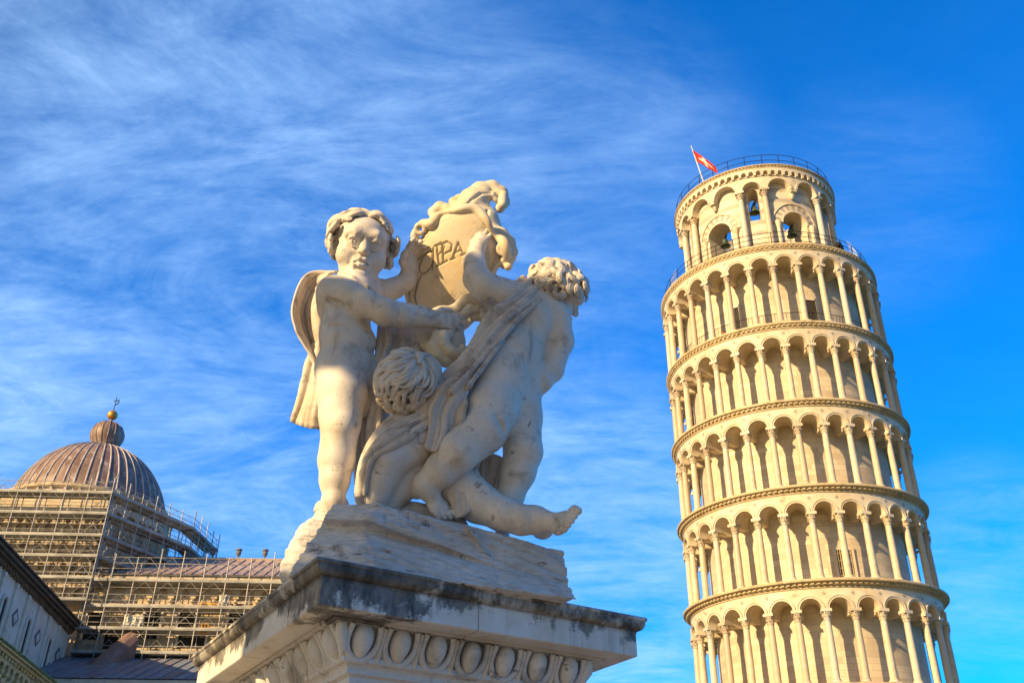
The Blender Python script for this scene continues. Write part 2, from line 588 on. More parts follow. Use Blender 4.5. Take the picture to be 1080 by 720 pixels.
def build_tower():
    root = empty('leaning_tower', (TX, TY, 0))
    ax = Vector((LX, LY, 1)).normalized()
    e1 = Vector((0, 1, 0)).cross(ax).normalized()
    e2 = ax.cross(e1)
    root.rotation_euler = Matrix((e1, e2, ax)).transposed().to_euler()
    tag(root, 'leaning round bell tower of cream marble with ringed galleries of columns', 'tower')
    # ground storey: plain drum with attached half columns
    mb = MB()
    mb.lathe([(8.1, -1.5), (8.1, 0.4), (7.9, 0.5), (7.75, 0.7), (7.75, 8.1)], 90)
    for i in range(15):
        mb.lathe([(0.36, 0.5), (0.34, 5.6), (0.5, 6.2), (0.5, 6.5)], 10, pol(7.78, 24 * i + 6, 0))
        archivolt(mb, 24 * i + 18, 6.5, 1.25, 1.55, 7.75, 0.16, 14)
    mb.build('ground_storey', M['tower_wall'], root, smooth=35)
    # the drum behind the galleries
    mb = MB()
    mb.lathe([(RIN, 8.4), (RIN, CORN[-1] + 0.01)], 120)
    mb.build('drum', M['tower_wall'], root, smooth=35)
    cornice_mesh('cornice', CORN[0], 7.75, 8.22, root, RIN + 0.002)
    facing = -107.2
    made = 0
    for s in range(6):
        z0, z1 = CORN[s], CORN[s + 1]
        r_edge = 8.16 - 0.075 * (s + 1 - 2)
        spring = z1 - 1.62
        mb = MB()
        for i in range(NB):
            c = PH + 6 + 12 * i
            arcade_bay(mb, c, 6.0, spring, z1 - 0.455, 0.61, 7.7, RIN - 0.02)
            archivolt(mb, c, spring, 0.612, 0.70, 7.7, 0.045, 16)
            archivolt(mb, c, spring, 0.699, 0.716, 7.7, 0.03, 16, 1)
            archivolt(mb, c, spring, 0.715, 0.765, 7.7, 0.085, 16)
            archivolt(mb, c, spring, 0.764, 0.784, 7.7, 0.015, 16, 1)
            # incised lozenge between the arches
            R = Matrix.Rotation(math.radians(c + 6), 3, 'Z') @ Matrix.Rotation(math.radians(45), 3, 'X')
            mb.box(pol(7.70, c + 6, spring + 0.86), (0.03, 0.17, 0.17), 1, R)
            # stone beam from the capital to the drum
            R = Matrix.Rotation(math.radians(PH + 12 * i), 3, 'Z')
            mb.box(pol((RC + RIN) / 2 - 0.1, PH + 12 * i, spring - 0.10), (RC - RIN - 0.1, 0.34, 0.26), 0, R)
        ar = mb.build('gallery', [M['tower'], M['tower_grey']], root, smooth=35)
        cornice_mesh('cornice', z1, 7.7, r_edge, root, RIN + 0.002 if s < 5 else 3.9)
        proto = None
        back = MB()
        h = spring - z0
        for i in range(NB):
            a = PH + 12 * i
            da = abs((a - facing + 180) % 360 - 180)
            seen = s >= 1 and da < 112 and made < 100
            if proto is None:
                proto = column_mesh(h, 0.205, 0.18, 'column', M['tower_column'])
                o = proto
            elif seen:
                o = bpy.data.objects.new('column', proto.data)
                col.objects.link(o)
            else:
                o = None
            if o is None:
                R = Matrix.Rotation(math.radians(a), 4, 'Z')
                T = Matrix.Translation(pol(RC, a, z0))
                for p in [None]:
                    vs = [T @ (R @ v.co) for v in proto.data.vertices]
                    back.add(vs, [tuple(pl.vertices) for pl in proto.data.polygons])
            else:
                o.parent = ar
                o.location = pol(RC, a, z0 + 0.002)
                o.rotation_euler = (0, 0, math.radians(a))
                made += 1
        if back.v:
            b = back.build('column', M['tower_column'], ar, smooth=40)
            tag(b, kind='stuff')
    # low barrier in the top gallery
    mb = MB()
    z = CORN[5]
    for i in range(180):
        a = i * 2.0
        mb.tube([pol(7.1, a, z), pol(7.1, a, z + 1.05)], 0.014, 4, cap=False)
    for hh in (1.05, 0.12):
        mb.tube([pol(7.1, a, z + hh) for a in range(0, 361, 3)], 0.022, 5, cap=False)
    mb.build('gallery_railing', M['iron'], root)
    # openings in the drum: a grated window low down and dark doorways in the top gallery
    def opening(name, a, zb, w, h, bars):
        wo = MB()
        R = Matrix.Rotation(math.radians(a), 3, 'Z')
        wo.box(pol(RIN - 0.02, a, zb + h / 2), (0.12, w, h), 0, R)
        o = wo.build(name, M['dark'], root)
        fr = MB()
        for sx in (-1, 1):
            d = Vector((-math.sin(math.radians(a)), math.cos(math.radians(a)), 0)) * (sx * (w / 2 + 0.075))
            fr.box(pol(RIN + 0.0, a, zb + h / 2) + d, (0.2, 0.15, h), 0, R)
        fr.box(pol(RIN + 0.0, a, zb + h + 0.081), (0.22, w + 0.3, 0.16), 0, R)
        fr.build('frame', M['tower'], o)
        if bars:
            gr = MB()
            for k in range(6):
                d = Vector((-math.sin(math.radians(a)), math.cos(math.radians(a)), 0)) * ((k + 0.5) / 6 - 0.5) * w
                gr.tube([pol(RIN + 0.08, a, zb) + d, pol(RIN + 0.08, a, zb + h) + d], 0.025, 5)
            for k in range(4):
                t = Vector((-math.sin(math.radians(a)), math.cos(math.radians(a)), 0)) * (w / 2)
                zz = zb + h * (k + 0.5) / 4
                gr.tube([pol(RIN + 0.085, a, zz) - t, pol(RIN + 0.085, a, zz) + t], 0.02, 5)
            gr.build('grate', M['tower_cornice'], o)
    opening('window', -86.0, CORN[2] + 0.35, 0.95, 1.75, True)
    opening('doorway', -81.0, CORN[5] + 0.02, 0.9, 2.5, False)
    opening('doorway', -128.5, CORN[5] + 0.02, 0.8, 2.6, False)
    build_belfry(root)
    return root


def wall_hole(mb, deg, half, z0, z1, w, sill, spring, ro, ri, n=12, mi=0, mi_in=0, bands=0):
    """a curved wall panel of half angle half with one round-headed opening right through it (half width w)"""
    hw = math.radians(half) * ro
    def P(r, x, z): return pol(r, deg + math.degrees(x / ro), z)
    side = 6
    xs = [-hw + (hw - w) * i / side for i in range(side)] + [-w * math.cos(math.pi * i / n) for i in range(n + 1)] + [w + (hw - w) * (i + 1) / side for i in range(side)]
    top = [spring + math.sqrt(max(w * w - x * x, 0)) for x in xs]
    inside = [abs(x) <= w + 1e-6 for x in xs]
    u0 = math.radians(deg) * ro
    for r, flip in ((ro, False), (ri, True)):
        for i in range(len(xs) - 1):
            spans = [(z0, z0, sill, sill), (top[i], top[i + 1], z1, z1)] if inside[i] and inside[i + 1] else [(z0, z0, z1, z1)]
            for (a, b, c, d) in spans:
                vs = [P(r, xs[i], a), P(r, xs[i + 1], b), P(r, xs[i + 1], c), P(r, xs[i], d)]
                if flip: vs.reverse()
                uv = [(u0 + xs[i], a), (u0 + xs[i + 1], b), (u0 + xs[i + 1], c), (u0 + xs[i], d)]
                mb.add(vs, [(0, 1, 2, 3)], mi, uv if not flip else uv[::-1])
    ins = [i for i in range(len(xs)) if inside[i]]
    for a, b in zip(ins[:-1], ins[1:]):
        mb.add([P(ro, xs[a], top[a]), P(ri, xs[a], top[a]), P(ri, xs[b], top[b]), P(ro, xs[b], top[b])], [(0, 1, 2, 3)], mi_in)
        mb.add([P(ro, xs[a], sill), P(ro, xs[b], sill), P(ri, xs[b], sill), P(ri, xs[a], sill)], [(0, 1, 2, 3)], mi_in)
    for x, f in ((-w, False), (w, True)):
        vs = [P(ro, x, sill), P(ri, x, sill), P(ri, x, spring), P(ro, x, spring)]
        if f: vs.reverse()
        mb.add(vs, [(0, 1, 2, 3)], mi_in)


def mat_banded():
    g = G('belfry_banded_marble', 0.65, 'UV')
    s = g.N.new('ShaderNodeSeparateXYZ')
    g.L.new(g.co, s.inputs[0])
    w = g.math('SINE', g.math('MULTIPLY', s.outputs[1], 2 * math.pi / 0.92))
    ob = g.tc.outputs['Object']
    nz = g.noise(1.2, 6, 0.6, 0.2, ob)
    c = g.mix(g.ramp(g.noise(0.8, 6, 0.6, 0.2, ob), 0.35, 0.68), (0.66, 0.59, 0.48), (0.58, 0.47, 0.34))
    band = g.math('MULTIPLY', g.ramp(w, 0.25, 0.4), g.ramp(nz, 0.3, 0.6, 0.45, 0.85))
    g.color(g.mix(band, c, (0.40, 0.33, 0.26)))
    g.bump(g.noise(9, 5, 0.6, 0, ob), 0.15, 0.02)
    return g.mt


def build_belfry(root):
    zb, zt = CORN[-1], 50.834
    RW, RI, RCOL = 5.42, 4.0, 5.70
    mats = [mat_banded(), M['tower'], M['tower_grey']]
    cn = -106.0                     # azimuth of a narrow bay
    NH, WH = 8.6, 21.4              # half angles of narrow and wide bays
    bel = MB()
    cap = zt - 2.05
    for k in range(6):
        a = cn + 60 * k
        wall_hole(bel, a, NH, zb + 0.0, zt - 0.3, 0.42, cap - 2.35, cap - 0.02, RW, RI, 12, 0, 1)
        # big open arch in the wide bay
        b = a + 30
        wall_hole(bel, b, WH, zb + 0.0, zt - 0.3, 0.95, zb + 0.9, zb + 3.35, RW, RI, 16, 0, 1)
        archivolt(bel, b, zb + 3.35, 0.952, 1.12, RW, 0.10, 20, 1)
        archivolt(bel, b, zb + 3.35, 1.122, 1.62, RW, 0.05, 19, 1, 2)
        archivolt(bel, b, zb + 3.35, 1.622, 1.76, RW, 0.12, 20, 1)
        for sx in (-1, 1):
            d = math.degrees(sx * 1.34 / RW)
            bel.lathe([(0.17, 0.9), (0.15, 2.9), (0.24, 3.2), (0.26, 3.348)], 10, pol(RW + 0.08, b + d, zb), 1)
        # arches carried by the tall columns: one over the narrow bay, two over the wide one
        arcade_bay(bel, a, NH, cap, zt - 0.95, 0.66, RCOL + 0.24, RW - 0.01, 14, 1, 1)
        archivolt(bel, a, cap, 0.662, 0.80, RCOL + 0.24, 0.07, 16, 1)
        for sx in (-1, 1):
            c = b + sx * WH / 2
            arcade_bay(bel, c, WH / 2, cap, zt - 0.95, 0.84, RCOL + 0.24, RW - 0.01, 14, 1, 1)
            archivolt(bel, c, cap, 0.842, 0.98, RCOL + 0.24, 0.07, 16, 1)
        # corbel where the two small arches meet
        R = Matrix.Rotation(math.radians(b), 3, 'Z')
        bel.box(pol(RW + 0.27, b, cap - 0.08), (0.5, 0.44, 0.155), 1, R)
        bel.lathe([(0.05, -0.62), (0.16, -0.5), (0.2, -0.3), (0.27, -0.16)], 8, pol(RW + 0.12, b, cap), 1)
    # frieze of little corbel arches under the top cornice
    NF = 72
    for i in range(NF):
        a = 360.0 / NF * i
        arcade_bay(bel, a, 180.0 / NF, zt - 0.70, zt - 0.30, 0.17, RCOL + 0.40, RCOL + 0.10, 6, 1, 1)
        R = Matrix.Rotation(math.radians(a + 180.0 / NF), 3, 'Z')
        bel.box(pol(RCOL + 0.27, a + 180.0 / NF, zt - 0.80), (0.26, 0.16, 0.20), 1, R)
    bel.lathe([(RCOL + 0.241, zt - 0.949), (RCOL + 0.30, zt - 0.945), (RCOL + 0.30, zt - 0.90), (RCOL + 0.10, zt - 0.88), (RCOL + 0.10, zt - 0.30)], 120, mi=1)
    bel.lathe([(RI, zt - 0.02), (RI, zt - 0.3)], 90, mi=1)
    b_o = bel.build('belfry', mats, root, smooth=35)
    top = MB()
    top.lathe([(RCOL + 0.10, zt - 0.302), (RCOL + 0.42, zt - 0.299), (RCOL + 0.43, zt - 0.24), (RCOL + 0.36, zt - 0.2), (RCOL + 0.44, zt - 0.12), (RCOL + 0.5, zt - 0.1),
               (RCOL + 0.5, zt - 0.02), (RCOL + 0.46, zt), (RI - 0.01, zt + 0.002), (RI - 0.01, zt - 0.3)], 150)
    for i in range(150):
        R = Matrix.Rotation(math.radians(2.4 * i), 3, 'Z')
        top.box(pol(RCOL + 0.41, 2.4 * i, zt - 0.165), (0.1, 0.13, 0.06), 0, R)
    top.build('top_cornice', M['tower_cornice'], root, smooth=35)
    h = cap - zb
    proto = None
    for k in range(6):
        for sx in (-1, 1):
            a = cn + 60 * k + sx * NH
            if proto is None:
                proto = o = column_mesh(h, 0.23, 0.20, 'column', M['tower_column'])
            else:
                o = bpy.data.objects.new('column', proto.data)
                col.objects.link(o)
            o.parent = b_o
            o.location = pol(RCOL + 0.06, a, zb + 0.003)
            o.rotation_euler = (0, 0, math.radians(a))
    # railings of the two decks
    def rail(name, r, z, hh, n, bars):
        mb = MB()
        for i in range(n):
            a = 360.0 / n * i
            mb.tube([pol(r, a, z), pol(r, a, z + hh)], 0.028, 5)
        for b in bars:
            mb.tube([pol(r, a, z + b) for a in range(0, 361, 3)], 0.022, 5, cap=False)
        return mb.build(name, M['iron'], root)
    rail('deck_railing', 7.45, CORN[-1], 1.15, 36, (0.35, 0.75, 1.15))
    rail('roof_railing', 5.95, zt, 1.0, 30, (0.5, 1.0))
    # tall fine mesh screen set in behind the deck railing
    mb = MB()
    for i in range(240):
        a = i * 1.5
        if abs((a + 107.2 + 180) % 360 - 180) < 62: continue
        mb.tube([pol(7.1, a, CORN[-1]), pol(6.95, a, CORN[-1] + 2.1)], 0.008, 3, cap=False)
    g = mat_plain('screen_wire', (0.35, 0.40, 0.5), 0.5)
    mb.build('mesh_screen', g, root)


def tower_world(v):
    ax = Vector((LX, LY, 1)).normalized()
    e1 = Vector((0, 1, 0)).cross(ax).normalized()
    e2 = ax.cross(e1)
    return Vector((TX, TY, 0)) + e1 * v[0] + e2 * v[1] + ax * v[2], Matrix((e1, e2, ax)).transposed()


def build_tower_things():
    zb, zt = CORN[-1], 50.834
    def bell(a, r, z, s, label):
        p, R = tower_world(pol(r, a, z))
        root = empty('bell', p)
        root.rotation_euler = R.to_euler()
        tag(root, label, 'bell', 'bells hanging in the belfry')
        mb = MB()
        mb.lathe([(0.0, 0.0), (0.10, 0.0), (0.24, -0.06), (0.29, -0.16), (0.31, -0.42), (0.37, -0.62), (0.50, -0.80), (0.52, -0.86), (0.48, -0.86), (0.40, -0.78), (0.27, -0.4), (0.0, -0.12)][::-1], 24)
        for i in range(len(mb.v)): mb.v[i] = tuple(c * s for c in mb.v[i])
        mb.build('body', M['bronze'], root, smooth=40)
        y = MB()
        y.box((0, 0, 0.10 * s), (0.22 * s, 1.5 * s, 0.22 * s))
        y.tube([(0, -0.95 * s, 0.1 * s), (0, 0.95 * s, 0.1 * s)], 0.05 * s, 8)
        y.build('yoke', M['dark'], root)
        c = MB()
        c.tube([(0, 0, -0.1 * s), (0, 0, -0.8 * s)], [0.025 * s, 0.04 * s], 6)
        c.lathe([(0.0, -0.96), (0.07, -0.93), (0.08, -0.88), (0.05, -0.82), (0, -0.8)], 8)
        c.v = c.v[:12] + [tuple(q * s for q in v) for v in c.v[12:]]
        c.build('clapper', M['iron'], root)
    bell(-106, 4.75, 48.15, 0.72, 'small green bronze bell hanging in the narrow upper opening of the belfry')
    bell(-137, 4.6, 46.2, 0.72, 'dark bell in the left wide striped arch of the belfry')
    bell(-75, 4.6, 46.2, 0.72, 'dark bell in the right wide striped arch of the belfry')
    # flag
    p, R = tower_world(pol(5.7, -141.5, zt))
    root = empty('flag', p)
    tag(root, 'red flag with a white cross drooping from a pole on the tower top', 'flag')
    mb = MB()
    tipv = Vector((-0.60, 0.1, 4.1))
    mb.tube([(0, 0, -0.05), tipv], [0.05, 0.03], 8)
    mb.lathe([(0, -0.08), (0.07, -0.04), (0.07, 0.04), (0, 0.08)], 8, tipv)
    mb.build('flagpole', mat_plain('pole_paint', (0.62, 0.60, 0.58), 0.4), root, smooth=40)
    cl, cr = MB(), MB()
    nu, nv = 26, 16
    a0 = tipv * 0.93
    hoist = (tipv * 0.60 - a0)
    def fp(u, v):
        fly = Vector((0.66, -0.25, -0.95)) * (2.2 * u)
        wv = 0.16 * math.sin(u * 7 + v * 3.5) * (0.3 + u) + 0.08 * math.sin(u * 13 - v * 5)
        return a0 + hoist * v * (1 - 0.45 * u) + fly + Vector((0.5, 0.75, 0.1)) * wv + Vector((0, 0, -0.25 * u * u)) 
    vs = [fp(i / nu, j / nv) for i in range(nu + 1) for j in range(nv + 1)]
    for i in range(nu):
        for j in range(nv):
            u, v = (i + 0.5) / nu, (j + 0.5) / nv
            cross = (abs(u - 0.5) < 0.09 and abs(v - 0.5) < 0.40) or (abs(v - 0.5) < 0.12 and abs(u - 0.5) < 0.30)
            q = [vs[i * (nv + 1) + j], vs[(i + 1) * (nv + 1) + j], vs[(i + 1) * (nv + 1) + j + 1], vs[i * (nv + 1) + j + 1]]
            cl.add(q, [(0, 1, 2, 3)], 1 if cross else 0)
    red = mat_plain('flag_red', (0.62, 0.035, 0.02), 0.7, var=0.12)
    white = mat_plain('flag_white', (0.75, 0.72, 0.68), 0.7, var=0.08)
    f = cl.build('flag_cloth', [red, white], root, smooth=60)
    sm = f.modifiers.new('thickness', 'SOLIDIFY')
    sm.thickness = 0.012
    # small things on the decks
    p, R = tower_world(pol(7.0, -133.3, CORN[5]))
    mb = MB()
    mb.lathe([(0.14, 0), (0.19, 0.05), (0.2, 0.3), (0.17, 0.5), (0.09, 0.62), (0.0, 0.66)], 12)
    mb.box((0.12, 0, 0.24), (0.2, 0.26, 0.3))
    mb.tube([(-0.1, 0, 0.55), (-0.16, 0, 0.68), (-0.05, 0, 0.74), (0, 0, 0.62)], 0.02, 6)
    o = mb.build('red_bag', mat_plain('bag_red', (0.60, 0.07, 0.03), 0.7), smooth=40, loc=p)
    tag(o, 'small red bag on the floor behind a column of the topmost gallery', 'bag')
    p, R = tower_world(pol(7.15, -58, CORN[6]))
    root = empty('floodlight', p)
    root.rotation_euler = R.to_euler()
    tag(root, 'dark floodlight behind the deck railing at the right of the belfry', 'floodlight')
    mb = MB()
    mb.tube([(0, 0, 0), (0, 0, 0.45)], 0.05, 8)
    mb.box((0, 0, 0.03), (0.3, 0.3, 0.06))
    mb.build('stand', M['iron'], root)
    mb = MB()
    mb.lathe([(0.0, -0.3), (0.2, -0.28), (0.26, -0.1), (0.32, 0.25), (0.34, 0.3), (0.0, 0.26)], 14)
    o = mb.build('lamp_head', M['iron'], root, smooth=40)
    o.location = (0, 0, 0.72)
    o.rotation_euler = (0.5, -0.9, 0)


build_ground()
build_tower()
build_tower_things()
# ------------------------------------------------------------------ pedestal
PA = Vector((-0.62997, 3.0, EYE + 1.0721))          # near top corner of the slab
PE = Vector((math.sin(math.radians(58.8)), math.cos(math.radians(58.8)), 0))     # along the right-hand side
PG = Vector((-PE.y, PE.x, 0))                        # along the left-hand side
PLE, PLG = 1.346, 1.484
ZS = PA.z


def ped(a, b, z):
    return Vector((PA.x, PA.y, 0)) + PE * a + PG * b + Vector((0, 0, z))


def ring(mb, s, z0, s1, z1, n=1, mi=0):
    """the four sloping faces between the inset rectangles s at z0 (upper) and s1 at z1 (lower)"""
    def rect(q, z): return [ped(q, q, z), ped(PLE - q, q, z), ped(PLE - q, PLG - q, z), ped(q, PLG - q, z)]
    a, b = rect(s, z0), rect(s1, z1)
    for i in range(4):
        j = (i + 1) % 4
        for k in range(n):
            t0, t1 = k / n, (k + 1) / n
            mb.quad(b[i].lerp(b[j], t0), b[i].lerp(b[j], t1), a[i].lerp(a[j], t1), a[i].lerp(a[j], t0), mi)


def build_pedestal():
    root = empty('fountain_pedestal', ped(PLE / 2, PLG / 2, 0))
    inv = -root.location
    tag(root, 'weathered white marble pedestal with egg-and-dart cornice under the statue', 'pedestal')
    def mk(mb, name, mat, smooth=30):
        mb.v = [tuple(Vector(v) + inv) for v in mb.v]
        o = mb.build(name, mat, root, smooth=smooth)
        return o
    prof = [(0.10, 0.004), (0.004, 0.0), (0.0, -0.003), (0.0, -0.014), (0.006, -0.017), (0.006, -0.020)]
    prof += [(0.006 + 0.020 * (1 - math.cos(t * math.pi / 2)), -0.020 - 0.030 * math.sin(t * math.pi / 2)) for t in [i / 6 for i in range(1, 7)]]
    prof += [(0.032, -0.052), (0.032, -0.060), (0.034, -0.061), (0.034, -0.143), (0.038, -0.146), (0.115, -0.146), (0.117, -0.140), (0.128, -0.140), (0.130, -0.148), (0.150, -0.150)]
    mb = MB()
    for (a, b) in zip(prof[:-1], prof[1:]): ring(mb, a[0], ZS + a[1], b[0], ZS + b[1], 24)
    mb.quad(*[ped(x, y, ZS + 0.0045) for x, y in ((0.1, 0.1), (PLE - 0.1, 0.1), (PLE - 0.1, PLG - 0.1), (0.1, PLG - 0.1))])
    mk(mb, 'cornice', [mat_cornice()], 28)
    # the egg and dart course: a curved bed, eggs in their shells, darts between
    mb = MB()
    bed = [(0.150 + 0.072 * math.sin(t * math.pi / 2) , -0.1505 - 0.088 * (1 - math.cos(t * math.pi / 2))) for t in [i / 6 for i in range(7)]]
    bed = [(0.148, -0.1505)] + [(0.186 + 0.036 * (t ** 1.3), -0.152 - 0.088 * t) for t in [i / 6 for i in range(7)]]
    for (a, b) in zip(bed[:-1], bed[1:]): ring(mb, a[0], ZS + a[1], b[0], ZS + b[1], 4)
    def side_course(o, u, nrm, length, n):
        """o: start on the wall line, u: along, nrm: outward"""
        up = Vector((0, 0, 1))
        w = length / n
        axis_up = (up * 0.088 + nrm * 0.055).normalized()
        out = (nrm * 0.088 - up * 0.055).normalized()
        for i in range(n):
            c = o + u * (w * (i + 0.5)) + up * (-0.196) - nrm * 0.004
            # egg
            S, T = 14, 10
            vs, fs = [], []
            for a in range(T + 1):
                th = -math.pi / 2 + math.pi * a / T
                for b in range(S):
                    ph = 2 * math.pi * b / S
                    rx = 0.038 * (1.0 + 0.18 * math.sin(th))
                    vs.append(c + u * (rx * math.cos(th) * math.cos(ph)) + out * (0.044 * math.cos(th) * math.sin(ph)) + axis_up * (0.060 * math.sin(th)))
            for a in range(T):
                for b in range(S):
                    fs.append((a * S + b, a * S + (b + 1) % S, (a + 1) * S + (b + 1) % S, (a + 1) * S + b))
            mb.add(vs, fs)
            # shell: an open U of round section, thicker at the bottom
            for sgn in (0,):
                pts, rs = [], []
                for k in range(17):
                    t = -0.15 + 1.30 * k / 16
                    a = math.pi * t
                    x, y = -0.0570 * math.cos(a), -0.070 * math.sin(a)
                    if y > 0: y *= 1.6
                    pts.append(c + u * x + axis_up * (y + 0.008) + out * 0.012)
                    rs.append(0.0105 + 0.004 * max(0, math.sin(a)))
                mb.tube(pts, rs, 8)
            # dart between two shells
            d = o + u * (w * (i + 1)) + up * (-0.196)
            if i < n - 1:
                tp, bt = d + axis_up * 0.055, d - axis_up * 0.062
                mb.add([tp - u * 0.012, tp + u * 0.012, tp + out * 0.020, bt + out * 0.024, bt - u * 0.022 + axis_up * 0.014, bt + u * 0.022 + axis_up * 0.014, bt - axis_up * 0.004],
                       [(0, 4, 3, 2), (2, 3, 5, 1), (4, 6, 3), (6, 5, 3)])
    ins = 0.184
    z = Vector((0, 0, ZS))
    side_course(ped(ins, ins, 0) + z, PE, -PG, PLE - 2 * ins, 7)
    side_course(ped(ins, PLG - ins, 0) + z, -PG, -PE, PLG - 2 * ins, 8)
    side_course(ped(PLE - ins, ins, 0) + z, PG, PE, PLG - 2 * ins, 8)
    side_course(ped(PLE - ins, PLG - ins, 0) + z, -PE, PG, PLE - 2 * ins, 7)
    # corner leaves
    for (a, b) in ((ins, ins), (PLE - ins, ins), (ins, PLG - ins), (PLE - ins, PLG - ins)):
        dg = ((ped(a, b, 0) - ped(PLE / 2, PLG / 2, 0))).normalized()
        mb.tube([ped(a, b, ZS - 0.150) + dg * 0.02, ped(a, b, ZS - 0.19) + dg * 0.012, ped(a, b, ZS - 0.236) - dg * 0.012], [0.020, 0.026, 0.012], 10)
    mk(mb, 'egg_moulding', M['pedestal'], 50)
    # shaft and its neck mouldings
    mb = MB()
    pr = [(0.205, -0.242), (0.200, -0.245), (0.200, -0.262), (0.206, -0.265)]
    pr += [(0.206 + 0.022 * math.sin(t * math.pi / 2), -0.265 - 0.020 * (1 - math.cos(t * math.pi / 2))) for t in [i / 5 for i in range(1, 6)]]
    pr += [(0.226, -0.287), (0.226, -0.296), (0.244, -0.302), (0.244, -0.62)]
    for (a, b) in zip(pr[:-1], pr[1:]): ring(mb, a[0], ZS + a[1], b[0], ZS + b[1], 12)
    pr = [(0.244, -0.62), (0.244, -1.35), (0.22, -1.38), (0.20, -1.42), (0.17, -1.44), (0.17, -1.60), (0.10, -1.62), (0.10, -1.9), (0.0, -1.93), (0.0, -ZS)]
    for (a, b) in zip(pr[:-1], pr[1:]): ring(mb, a[0], ZS + a[1], b[0], ZS + b[1], 4)
    mk(mb, 'shaft', M['pedestal'], 30)
    return root


def mat_cornice():
    """white marble with black lichen spreading on the mouldings and the upper part of the fascia"""
    g = G('cornice_marble', 0.55)
    mid = g.noise(9, 7, 0.62, 0.2)
    big = g.noise(2.4, 6, 0.6, 0.3)
    fine = g.noise(85, 5, 0.6)
    c = g.mix(g.ramp(big, 0.38, 0.66), (0.68, 0.68, 0.67), (0.64, 0.59, 0.51))
    c = g.mix(g.ramp(mid, 0.35, 0.75, 0, 0.35), c, (0.45, 0.43, 0.40))
    s = g.N.new('ShaderNodeSeparateXYZ')
    g.L.new(g.co, s.inputs[0])
    zrel = g.math('SUBTRACT', s.outputs[2], ZS)          # 0 at the slab top, negative below
    patch = g.noise(7.5, 10, 0.72, 0.35)
    drip = g.noise(11, 8, 0.66, 0.15, g.map((1, 1, 0.22)))
    n = g.math('ADD', g.math('MULTIPLY', patch, 0.55), g.math('MULTIPLY', drip, 0.45))
    n = g.math('ADD', n, g.math('MULTIPLY', big, 0.22))
    cn = g.N.new('ShaderNodeVectorMath')
    cn.operation = 'DISTANCE'
    g.L.new(g.co, cn.inputs[0])
    cn.inputs[1].default_value = ped(0.15, 0.03, ZS - 0.07) - ped(PLE / 2, PLG / 2, 0)       # a large black patch grows near the front corner
    n = g.math('ADD', n, g.ramp(cn.outputs['Value'], 0.36, 0.08, 0.0, 0.165))
    top = g.ramp(zrel, -0.150, -0.050)                   # lichen grows thickest on and under the top moulding
    th = g.math('SUBTRACT', 0.695, g.math('MULTIPLY', top, 0.135))
    k = g.math('DIVIDE', g.math('SUBTRACT', n, th), 0.055, True)
    flat = g.ramp(zrel, -0.006, -0.001, 1, 0.15)
    belt = g.math('MULTIPLY', g.ramp(zrel, -0.062, -0.050), g.ramp(zrel, -0.019, -0.015, 1, 0.3))
    tone = g.noise(26, 7, 0.66, 0.2, g.map((1, 1, 0.5)))
    c = g.mix(g.math('MULTIPLY', belt, g.ramp(tone, 0.3, 0.65, 0.95, 0.45)), c, (0.135, 0.115, 0.095))
    k = g.math('MULTIPLY', k, flat)
    c = g.mix(g.math('MULTIPLY', k, g.ramp(tone, 0.3, 0.7, 0.97, 0.7)), c, (0.030, 0.024, 0.020))
    # joints between the blocks of the slab
    for vec, pos in ((PE, (0.62,)), (PG, (0.80,))):
        dn = g.N.new('ShaderNodeVectorMath')
        dn.operation = 'DOT_PRODUCT'
        g.L.new(g.co, dn.inputs[0])
        dn.inputs[1].default_value = vec
        for q in pos:
            off = (q - (PLE if vec is PE else PLG) / 2)
            j = g.math('ABSOLUTE', g.math('ADD', g.math('SUBTRACT', dn.outputs['Value'], off), g.math('MULTIPLY', g.math('SUBTRACT', mid, 0.5), 0.006)))
            c = g.mix(g.ramp(j, 0.0012, 0.0026, 0.85, 0.0), c, (0.05, 0.042, 0.036))
    st = g.noise(16, 7, 0.6, 0.1, g.map((1, 1, 0.08)))
    c = g.mix(g.ramp(st, 0.53, 0.74, 0, 0.5), c, (0.24, 0.22, 0.19))
    yel = g.ramp(g.noise(3.3, 6, 0.6, 0.3, g.map((1, 1, 1), (0, 0, 0), (9, 3, 1))), 0.5, 0.7, 0, 0.45)
    c = g.mix(yel, c, (0.45, 0.36, 0.20))
    g.color(c)
    g.bump(mid, 0.25, 0.005)
    g.bump(fine, 0.3, 0.002)
    return g.mt


build_pedestal()
# ------------------------------------------------------------------ carving tools: a distance field on a grid, meshed with surface nets
Y0 = 3.40                                   # the vertical plane in which the statue is laid out
UPX = Y0 / 856.0
CR = Vector((1, 0, 0))                      # camera axes, used as a convenient modelling frame
CU = Vector((0, -math.sin(PITCH), math.cos(PITCH)))
CT = Vector((0, -math.cos(PITCH), -math.sin(PITCH)))      # toward the viewer


def S(x, y, d=0.0):
    return at(x, y, Y0 + d * UPX)


def px(p, r):
    """length in metres of r photo pixels at the point p"""
    z = p.y * math.cos(PITCH) + (p.z - EYE) * math.sin(PITCH)
    return r * z / FPX


def cdir(r, u, t):
    return (CR * r + CU * u + CT * t).normalized()


